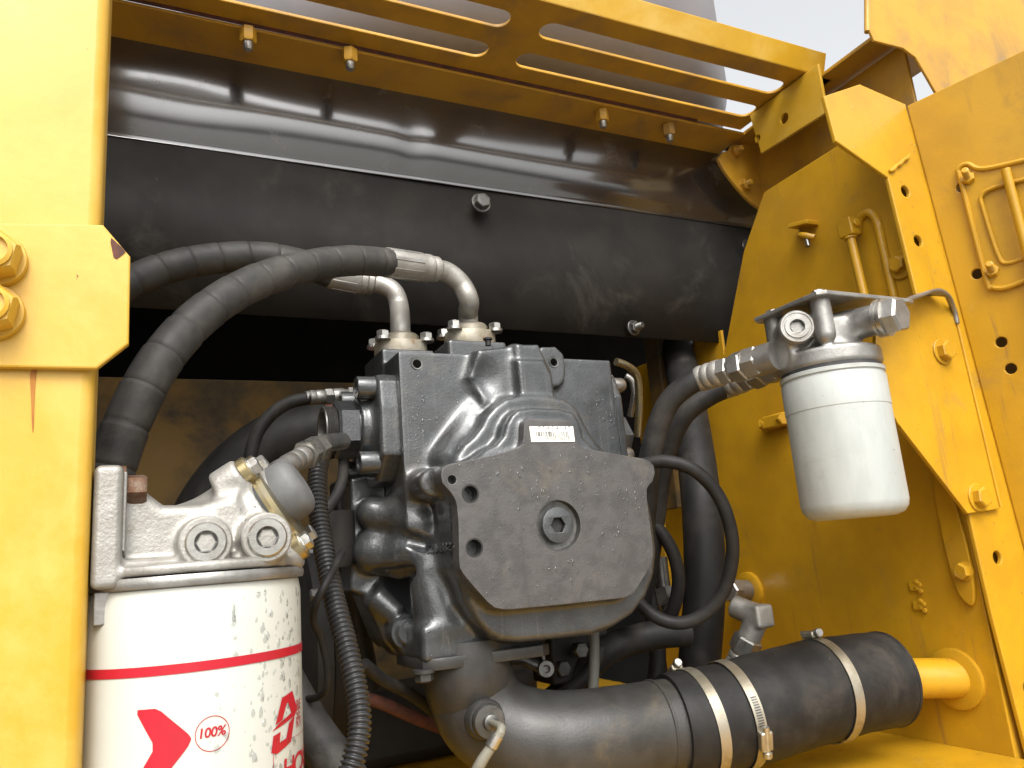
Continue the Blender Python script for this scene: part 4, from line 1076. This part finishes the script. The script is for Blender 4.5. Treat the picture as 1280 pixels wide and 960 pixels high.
rh = thing('suction_hose', Q(960, 880, .89), 'wide black rubber suction hose clamped to the grey elbow', 'hose')
hp0 = [Q(838, 908, .856), Q(870, 903, .864), Q(915, 893, .877), Q(960, 880, .892), Q(1010, 866, .91), Q(1060, 855, .93), Q(1108, 848, .948)]
MB().tube(hp0, [.0545, .0560, .0565, .057, .0568, .056, .0545], 56, .006, mod=lambda L: 1 + .006 * math.sin(L * 70) + .004 * math.sin(L * 173)).build('rubber_hose', M_RUB, rh, sharp=50)
wp = P(1196, 848, X=XW)
MB().lathe([(.0555, 0), (.0555, .002), (.024, .0025)], hp0[-1] - (hp0[-1] - hp0[-2]).normalized() * .004, (hp0[-1] - hp0[-2]), 48, cap1=False).build('end_collar', M_RUB, rh)
MB().tube([Q(1080, 852, .938), Q(1130, 848, .955), wp + Vector((.004, 0, 0))], .0235, 36, .008).build('end_pipe', M_YEL, rh)
MB().lathe([(.036, -.001), (.036, .005), (.034, .006)], wp, (-1, 0, 0), 36).build('wall_flange', M_YEL, rh)
def clamp(c, axis, r, tilt, label, screw_ang, w=.0062):
    t = thing('hose_clamp', c, label, 'hose clamp')
    a = (Vector(axis) + Vector(tilt)).normalized(); x_, y_, z_ = basis(a)
    MB().lathe([(r, -w), (r + .0009, -w), (r + .0009, w), (r, w)], c, a, 64, cap0=False, cap1=False).build('band', M_CLAMP, t, sharp=30)
    rd = x_ * math.cos(screw_ang) + y_ * math.sin(screw_ang); tg = a.cross(rd).normalized()
    q_ = c + rd * (r + .0045)
    MB().obox(q_, tg * .0105, a * (w * 1.15), rd * .0038).build('screw_housing', M_CLAMP, t, bevel=.0018)
    MB().lathe([(.0032, -.016), (.0032, .011), (.0050, .0115), (.0050, .0165), (.0042, .0175)], q_ + rd * .0018, tg, 18).build('screw', M_ZINC, t, sharp=30)
    for k in range(12):                                        # perforations of the band beyond the screw
        ang_ = screw_ang - .24 - k * .045
        rr_ = x_ * math.cos(ang_) + y_ * math.sin(ang_); tt_ = a.cross(rr_)
        MB().obox(c + rr_ * (r + .0010), tt_ * .0008, a * (w * .55), rr_ * .0003).build('slit', M_STEEL, t)
    return t
def screw_angle(c, axis, tilt, r, px, py):
    a = (Vector(axis) + Vector(tilt)).normalized(); x_, y_, z_ = basis(a)
    best = min(range(360), key=lambda k: (lambda p: (p[0] - px) ** 2 + (p[1] - py) ** 2 + 4e4 * max(0, p[2] - c.length + .0) ** 2)(proj(c + (x_ * math.cos(math.radians(k)) + y_ * math.sin(math.radians(k))) * r)))
    return math.radians(best)
def proj(p):
    c = MW.T @ np.array(p); return 640 + FPX * c[0] / c[2], 480 + FPX * c[1] / c[2], c[2]
k1 = Q(872, 903, .865); axh = (hp0[3] - hp0[1]).normalized()
clamp(k1, axh, .0572, (0, 0, 0), 'worn steel hose clamp nearest the grey elbow, screw on top', screw_angle(k1, axh, (0, 0, 0), .057, 838, 838))
k2 = Q(915, 893, .877)
clamp(k2, axh, .0578, (0, 0, 0), 'steel hose clamp in the middle of the hose, screw on its side', screw_angle(k2, axh, (0, 0, 0), .058, 935, 925))
k3 = Q(1030, 862, .917); ax3 = (hp0[6] - hp0[4]).normalized()
clamp(k3, ax3, .0578, (0, 0, 0), 'steel hose clamp at the tan pipe end of the hose', screw_angle(k3, ax3, (0, 0, 0), .058, 1015, 800))

# ================================================================== corrugated conduit and cables, lower left
cd_ = thing('corrugated_conduit', Q(437, 960, .50), 'black corrugated cable conduit hanging between white filter and pump', 'conduit')
MB().tube([Q(*p) for p in ((405, 560, .72), (398, 585, .70), (397, 625, .68), (403, 675, .66), (416, 740, .63), (434, 810, .60), (447, 870, .58), (449, 915, .565), (437, 965, .55), (415, 1010, .54))], .0078, 20, .00055,
          mod=lambda L: 1 + .13 * math.tanh(2.2 * math.sin(2 * math.pi * L / .0040))).build('conduit_tube', M_COND, cd_, sharp=70)
cb_ = thing('braided_cable', Q(400, 760, .62), 'thin black braided cable crossing the corrugated conduit', 'cable')
MB().tube([Q(*p) for p in ((428, 690, .66), (420, 705, .63), (408, 728, .605), (396, 752, .60), (392, 775, .61), (402, 800, .62), (409, 835, .62), (408, 860, .62), (396, 872, .63), (375, 874, .65))], .0030, 12).build('cable_sheath', M_RUB, cb_)
pl_ = thing('lower_hose', Q(400, 930, .62), 'grey black hose sloping down behind the white filter', 'hose')
MB().tube([Q(*p) for p in ((355, 850, .66), (385, 905, .64), (420, 955, .62), (450, 1000, .60))], .017, 24).build('rubber_hose', M_SLEEVE, pl_)

# ================================================================== engine parts in the dark behind the pump
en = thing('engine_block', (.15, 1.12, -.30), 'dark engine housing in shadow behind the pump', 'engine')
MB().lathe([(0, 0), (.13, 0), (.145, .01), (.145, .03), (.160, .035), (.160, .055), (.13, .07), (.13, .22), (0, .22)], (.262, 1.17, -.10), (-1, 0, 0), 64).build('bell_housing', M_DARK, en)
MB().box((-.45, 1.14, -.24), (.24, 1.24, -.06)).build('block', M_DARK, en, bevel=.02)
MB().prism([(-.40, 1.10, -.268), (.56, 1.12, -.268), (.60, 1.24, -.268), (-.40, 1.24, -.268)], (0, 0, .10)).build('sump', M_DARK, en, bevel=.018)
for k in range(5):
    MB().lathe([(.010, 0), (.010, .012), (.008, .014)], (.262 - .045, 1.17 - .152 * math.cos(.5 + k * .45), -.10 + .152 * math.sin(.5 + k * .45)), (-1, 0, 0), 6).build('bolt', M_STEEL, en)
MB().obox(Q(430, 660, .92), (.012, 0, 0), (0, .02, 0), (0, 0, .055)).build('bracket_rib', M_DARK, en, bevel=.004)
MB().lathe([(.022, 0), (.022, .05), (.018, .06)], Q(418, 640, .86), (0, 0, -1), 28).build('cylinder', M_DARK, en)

# lines seen under the pump
und = [('drain_hose', 'dull grey hose hanging straight down under the pump cover', ((742, 780, .93), (743, 810, .92), (742, 850, .91), (738, 890, .90)), .0062, mat('grey_hose', (.13, .125, .105), (.10, .095, .08), .6, ns=30)),
       ('black_hose', 'black hose sweeping up to the right under the pump', ((655, 895, 1.0), (690, 878, .99), (725, 845, .98), (760, 812, .98), (810, 795, .99), (860, 790, 1.0)), .018, M_RUB),
       ('black_hose', 'thin black hose curving low behind the suction elbow', ((640, 890, .95), (672, 884, .95), (705, 868, .95), (735, 842, .955), (752, 810, .97)), .0085, M_RUB)]
for nm, lb, pth, r, mt_ in und:
    t = thing(nm, Q(*pth[-1]), lb, 'hose'); MB().tube([Q(*p) for p in pth], r, 20).build('rubber_hose', mt_, t)
ey = thing('eye_fitting', Q(680, 838, .92), 'small round steel eye fitting below the pump', 'fitting')
e0 = Q(682, 836, .90)
MB().lathe([(.0095, -.015), (.0095, .004), (.009, .005), (.0048, .005), (.0045, -.004), (0, -.004)], e0, Vector((-.25, -.95, .05)), 28).build('eye', M_STEEL, ey)
MB().tube([e0 + Vector((0, .008, 0)), e0 + Vector((-.02, .02, .012)), e0 + Vector((-.04, .025, .014))], .0075, 16).build('stem', M_STEEL, ey)
MB().obox(e0 + Vector((.000, .012, .022)), (.0022, 0, 0), (0, .010, 0), (0, 0, .020)).build('tab', M_STEEL, ey, bevel=.0008)
vb = thing('valve_block', Q(690, 810, 1.0), 'dark valve block with fittings under the pump cover', 'valve block')
c = Q(700, 815, 1.0); MB().obox(c, (.028, 0, 0), (0, .03, 0), (0, 0, .035)).build('block', M_DARK, vb, bevel=.004)
MB().obox(Q(735, 800, 1.02), (.02, 0, 0), (0, .02, 0), (0, 0, .018)).build('block', M_STEEL, vb, bevel=.004)
for px, py, tt in ((722, 812, .965), (700, 835, .965)): MB().hexa(Q(px, py, tt), (0, -1, 0), .010, .012).build('hexagon_nut', M_STEEL, vb, sharp=28)
fb = thing('union_nut', Q(833, 745, 1.0), 'dark steel union fitting behind the looped hoses', 'fitting')
f0_ = Q(830, 735, 1.02)
MB().hexa(f0_, (0, -.2, -1), .015, .022).build('hexagon_nut', M_STEEL, fb, sharp=28)
MB().tube([f0_ + Vector((0, 0, .04)), f0_, f0_ + Vector((0, -.008, -.055))], .009, 18).build('stub', M_STEEL, fb)
yb_ = thing('yellow_tab', Q(822, 660, 1.15), 'narrow yellow steel strip beside the standing black hose', 'bracket')
MB().obox(Q(824, 660, 1.16), (.0035, 0, 0), (0, .012, 0), (0, 0, .10)).build('strip', M_YEL, yb_, bevel=.001)

# elbow fitting on the wall
ef = thing('elbow_fitting', P(935, 735, X=XW), 'steel elbow fitting with hexagon nuts on a yellow boss of the side wall', 'fitting')
w_ = P(938, 738, X=XW)
MB().lathe([(.030, -.001), (.030, .006), (.027, .008), (.018, .008)], w_, (-1, 0, 0), 36).build('wall_boss', M_YEL, ef)
c1_ = w_ + Vector((-.055, -.012, .004))
MB().tube([w_, w_ + Vector((-.03, -.004, .003)), c1_], .0165, 22, .004).build('tube_end', M_ALUD, ef)
MB().hexa(c1_ + Vector((.012, .003, 0)), (-1, -.25, .05), .0195, .016).build('hexagon_nut', M_ALUD, ef, sharp=28)
k0 = Q(928, 762, 1.0); k1_ = Q(948, 770, .985); k2_ = Q(935, 800, .985); k3_ = Q(920, 832, .99)
EF = Field(tuple(min(a, b, c_) - .03 for a, b, c_ in zip(k0, k1_, k2_)), tuple(max(a, b, c_) + .03 for a, b, c_ in zip(k0, k1_, k2_)), .0014)
EF.u(EF.cyl(tuple(k0 - (k1_ - k0) * .6), tuple(k1_ + (k1_ - k0) * .35), .0145, .003))
EF.u(EF.cyl(tuple(k1_), tuple(k2_), .0145, .002), .004)
EF.u(EF.box(tuple(k1_ - Vector((.014, .014, .014))), tuple(k1_ + Vector((.014, .014, .014))), .004), .004)
finish('elbow', EF.mesh('elbow'), M_ALU, ef, sharp=50)
d3 = (k3_ - k2_).normalized()
MB().lathe([(.0155, -.004), (.0185, -.002), (.0185, .016), (.0165, .018)], k2_, d3, 6, rot=.3).build('hexagon_nut', M_ZINC, ef, sharp=28)
MB().lathe([(.0135, .016), (.0135, .020), (.0150, .022), (.0150, .026), (.0135, .028), (.0148, .031), (.0148, .06)], k2_, d3, 26).build('crimp_collar', M_ALU, ef)

# ================================================================== small things on the side wall
lug = thing('bolt_lug', P(965, 528, X=XW), 'yellow painted lug with a bolt through it on the side wall', 'lug')
l0 = P(975, 527, X=XW)
MB().obox(l0 + Vector((-.010, 0, 0)), (.011, 0, 0), (0, .020, 0), (0, 0, .0105)).build('lug_block', M_YEL, lug, bevel=.003)
bolt(lug, l0 + Vector((-.010, .019, 0)), (-.2, 1, 0), .011, .010, M_YEL, 1.1, .2)
MB().lathe([(.0115, 0), (.0115, .010), (.0095, .012)], l0 + Vector((-.012, -.018, 0)), (-.5, -1, 0), 6).build('nut', M_YEL, lug, sharp=28)
cl_ = thing('cable_clip', P(1012, 292, X=XW), 'bent yellow clip tab welded to the side wall', 'clip')
p = P(1012, 285, X=XW)
MB().obox(p + Vector((-.012, 0, .004)), (.013, 0, 0), (0, .018, .004), (0, -.001, .003)).build('tab', M_YEL, cl_, bevel=.001)
MB().tube([p + Vector((-.002, .016, -.004)), p + Vector((-.014, .008, -.010)), p + Vector((-.020, -.004, -.016)), p + Vector((-.012, -.016, -.024))], .0050, 12).build('hook', M_YEL, cl_)
MB().tube([p + Vector((-.018, -.006, -.022)), p + Vector((-.020, -.009, -.036))], .003, 10, smooth=False).build('stud', M_STEEL, cl_)
rd_ = thing('stay_rod', P(1070, 330, X=XW - .02), 'yellow stay rod with clevis end standing against the side wall', 'rod')
r0_, r1_ = P(1062, 292, X=XW - .022), P(1086, 395, X=XW - .022)
MB().tube([r0_, r1_], .0062, 16, smooth=False).build('rod', M_YEL, rd_)
dd = (r0_ - r1_).normalized()
MB().obox(r0_ + dd * .008, (.009, 0, 0), (0, .012, 0), dd * .013).build('clevis', M_YEL, rd_, bevel=.002)
MB().lathe([(.0085, 0), (.0085, .005)], r0_ - dd * .008, dd, 18).build('collar', M_YEL, rd_)
MB().lathe([(.006, -.014), (.006, .016), (.005, .017)], r0_ + dd * .011, (0, -1, 0), 16).build('clevis_pin', M_YEL, rd_)
rb2 = thing('stiffener_rib', P(1095, 330, X=XW), 'arched yellow stiffener welded to the side wall beside the stay rod', 'rib')
MB().tube([P(a, b, X=XW - .003) for a, b in ((1072, 292), (1074, 275), (1084, 266), (1095, 274), (1104, 310), (1113, 350), (1122, 392))], .0058, 12).build('rib_bar', M_YEL, rb2)
sc_ = thing('wall_screw', P(1129, 330, X=XW), 'yellow bolt on a wide washer on the side wall next to the pillar', 'bolt')
p = P(1127, 331, X=XW)
MB().lathe([(.020, 0), (.020, .003), (.019, .004)], p, (-1, 0, 0), 32).build('washer', M_YEL, sc_)
bolt(sc_, p + Vector((-.004, 0, 0)), (-1, 0, 0), .011, .009, M_YEL, 1.1, .15)
st_ = thing('wall_stiffener', P(1195, 660, X=XW), 'rounded yellow stiffener plate behind the lower bracket bolt', 'plate')
sp_ = chaikin([(a, b) for a, b in YZ([(1160, 560), (1182, 590), (1214, 700), (1219, 757), (1208, 757), (1192, 735), (1170, 640)], XW - .006)], 2)
plateX('plate', M_YEL, sp_, [], XW - .006, XW - .0005, st_, .0015)
bolt(st_, P(1205, 714, X=XW - .006), (-1, 0, 0), .010, .009, M_YEL, 1.2, .15)
for px, py, q_ in ((1144, 733, 'upper'), (1149, 757, 'lower')):
    w2 = thing('weld_spot', P(px, py, X=XW), q_ + ' of two small lumpy yellow weld tabs on the side wall', 'weld')
    p = P(px, py, X=XW); m = MB(); m.obox(p, (.003, 0, 0), (0, .008, 0), (0, 0, .006))
    m.build('tab', M_YEL, w2, bevel=.0015)
    for k in range(4):
        MB().lathe([(.0035, 0), (.003, .0025), (0, .0035)], p + Vector((-.001, -.004 - .004 * (k % 2), .006 - .004 * k)), (-1, 0, 0), 10).build('bead', M_YEL, w2)

# clutter in the gaps
clut = [('fuel_pipe', 'tan steel tube glinting behind the pump right edge', ((770, 452, 1.02), (785, 458, 1.03), (796, 470, 1.04), (799, 500, 1.05), (797, 545, 1.06)), .0052, M_BRASS),
        ('fuel_pipe', 'second thin steel tube hooked over beside the tan one', ((782, 470, 1.06), (790, 476, 1.06), (793, 492, 1.06), (788, 520, 1.07)), .0045, M_ZINC),
        ('wiring_loom', 'black taped wiring loom low behind the corrugated conduit', ((455, 830, .80), (480, 850, .82), (520, 872, .86), (560, 905, .92)), .0065, M_RUB),
        ('wiring_loom', 'black taped wiring loom running up beside the side cover', ((405, 640, .80), (420, 620, .82), (428, 600, .84), (430, 575, .87)), .0060, M_RUB),
        ('rust_pipe', 'rust brown pipe low behind the corrugated conduit', ((440, 868, .92), (480, 880, .93), (530, 902, .95), (600, 925, 1.0)), .0075, M_SEAM),
        ('return_line', 'black hose passing low behind the looped hoses', ((800, 700, 1.12), (815, 760, 1.10), (822, 820, 1.08), (815, 880, 1.06)), .012, M_RUB),
        ('return_line', 'black hose in the shadow under the side cover', ((470, 600, .95), (450, 640, .97), (440, 700, .99), (445, 770, 1.0), (460, 860, 1.0)), .016, M_RUB)]
for nm, lb, pth, r, mt_ in clut:
    t = thing(nm, Q(*pth[-1]), lb, 'hose' if mt_ is M_RUB else 'pipe'); MB().tube([Q(*p) for p in pth], r, 16).build('tube', mt_, t)
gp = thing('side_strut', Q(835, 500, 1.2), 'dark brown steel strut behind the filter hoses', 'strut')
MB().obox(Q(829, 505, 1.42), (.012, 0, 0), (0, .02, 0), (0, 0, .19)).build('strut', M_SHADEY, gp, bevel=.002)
# ================================================================== rain drops
def drops(parent, lst, name='water_droplets'):
    """lst of (position, normal, radius, stretch)"""
    m = MB(); rings = ((1.0, 0.0), (.90, .20), (.62, .38), (.26, .46)); K = 8
    for p, nrm, r, st in lst:
        nrm = Vector(nrm).normalized(); dn = Vector((0, 0, -1)); dn = dn - nrm * dn.dot(nrm)
        if dn.length < 1e-3: dn = Vector((1, 0, 0))
        dn.normalize(); sdv_ = nrm.cross(dn); vs, fs = [], []; ph_ = random.random() * 6
        for i, (rr_, hh) in enumerate(rings):
            for k in range(K):
                a = 2 * math.pi * k / K; w = 1 + .16 * math.sin(2 * a + ph_) + .10 * math.sin(3 * a + 2 * ph_)
                ca_ = math.cos(a)
                vs.append(Vector(p) + dn * (r * rr_ * w * ca_ * (st if ca_ > 0 else 1.0 + (st - 1) * 1.1)) + sdv_ * (r * rr_ * w * math.sin(a) * (1.0 if ca_ > 0 else .85)) + nrm * (r * hh - .00015))
            if i:
                for k in range(K): fs.append(((i - 1) * K + k, (i - 1) * K + (k + 1) % K, i * K + (k + 1) % K, i * K + k))
        fs.append(tuple(range((len(rings) - 1) * K, len(rings) * K)))
        fs.append(tuple(reversed(range(K))))
        m.add(vs, fs)
    o = m.build(name, M_WATER, parent, sharp=80); o['kind'] = 'stuff'; return o
def inpoly(x, y, poly):
    c = False; j = len(poly) - 1
    for i in range(len(poly)):
        if (poly[i][1] > y) != (poly[j][1] > y) and x < (poly[j][0] - poly[i][0]) * (y - poly[i][1]) / (poly[j][1] - poly[i][1]) + poly[i][0]: c = not c
        j = i
    return c
R_ = random.Random(11)
L_ = []
while len(L_) < 210:                                    # cover plate
    x, y = R_.uniform(552, 818), R_.uniform(530, 760)
    if not inpoly(x, y, cp) or math.hypot(x - 699, y - 656) < 34 or math.hypot(x - 588, y - 617) < 13 or math.hypot(x - 593, y - 685) < 13: continue
    if 655 < x < 725 and y < 558: continue
    if R_.random() > (.95 if y < 640 else .45): continue
    L_.append((P(x, y, Y=YC), (0, -1, 0), R_.choice((.0006, .0008, .0010, .0012, .0015, .0020)), R_.uniform(1, 2.2)))
drops(cover, L_)
L_ = []
for _ in range(150):                                    # block face: clusters as on the photograph
    x, y = R_.gauss(520, 8), R_.uniform(490, 585)
    if R_.random() < .5: x, y = R_.uniform(505, 590), R_.uniform(470, 560)
    if R_.random() < .2: x, y = R_.uniform(745, 770), R_.uniform(470, 550)
    L_.append((P(x, y, Y=YB), (0, -1, 0), R_.choice((.0006, .0008, .0011, .0015, .0018)), R_.uniform(1, 1.6)))
def surf(o, n, rs, cond=None):
    me = o.data; org = ORG[o]; out_ = []; k = 0
    while len(out_) < n and k < 60000:
        k += 1; f = me.polygons[R_.randrange(len(me.polygons))]
        c_ = f.center + org; nn = Vector(f.normal)
        if nn.dot(-c_.normalized()) < .12: continue
        px, py, _ = proj(c_)
        if cond and not cond(px, py, nn): continue
        out_.append((c_ + nn * .0002, nn, R_.choice(rs), R_.uniform(1, 1.4)))
    return out_
L_ += surf(body, 330, (.0004, .0005, .0007, .0009), lambda x, y, n: y > 560 and x < 590)
L_ += surf(body, 90, (.0005, .0007, .0010), lambda x, y, n: y < 560 and x > 560)
drops(body, L_)
drops(sidec, surf(sidec, 70, (.0005, .0007, .0010), None))
L_ = []
while len(L_) < 190:                                    # white can: mostly on its right flank
    x, y = 376 - abs(R_.gauss(0, 38)), R_.uniform(738, 985)
    if x < 262: x = R_.uniform(262, 376)
    a0_, z0_ = ang(x, y)
    nn = Vector((math.cos(a0_), math.sin(a0_), 0)); R0 = FR - .001
    L_.append((Vector((FX, FY, z0_)) + nn * R0, nn, R_.choice((.0006, .0008, .0010, .0013, .0018)), R_.uniform(1.0, 1.9)))
a0_, z0_ = ang(293, 757)
for k in range(5):
    nn = Vector((math.cos(a0_), math.sin(a0_), 0)); L_.append((Vector((FX, FY, z0_ - k * .0022)) + nn * (FR - .001), nn, .0011 + .0002 * k, 1.7))
drops(can, L_)
drops(head, surf(head, 40, (.0005, .0007, .0010), lambda x, y, n: x > 300))

def plane_drops(parent, poly_px, n, Y, rs=(.0006, .0008, .0011, .0015), nrm=(0, -1, 0)):
    xs = [p[0] for p in poly_px]; ys = [p[1] for p in poly_px]; out_ = []
    while len(out_) < n:
        x, y = R_.uniform(min(xs), max(xs)), R_.uniform(min(ys), max(ys))
        if inpoly(x, y, poly_px): out_.append((P(x, y, Y=Y), nrm, R_.choice(rs), R_.uniform(1, 1.7)))
    drops(parent, out_)
for o in list(C.objects):
    if o.name.startswith('pillar_plate'): plane_drops(o, fl_px, 150, YPOST)
    if o.name.startswith('bracket_plate') and o.parent is bk: plane_drops(o, bpx, 60, Yk, (.0005, .0007, .0010))
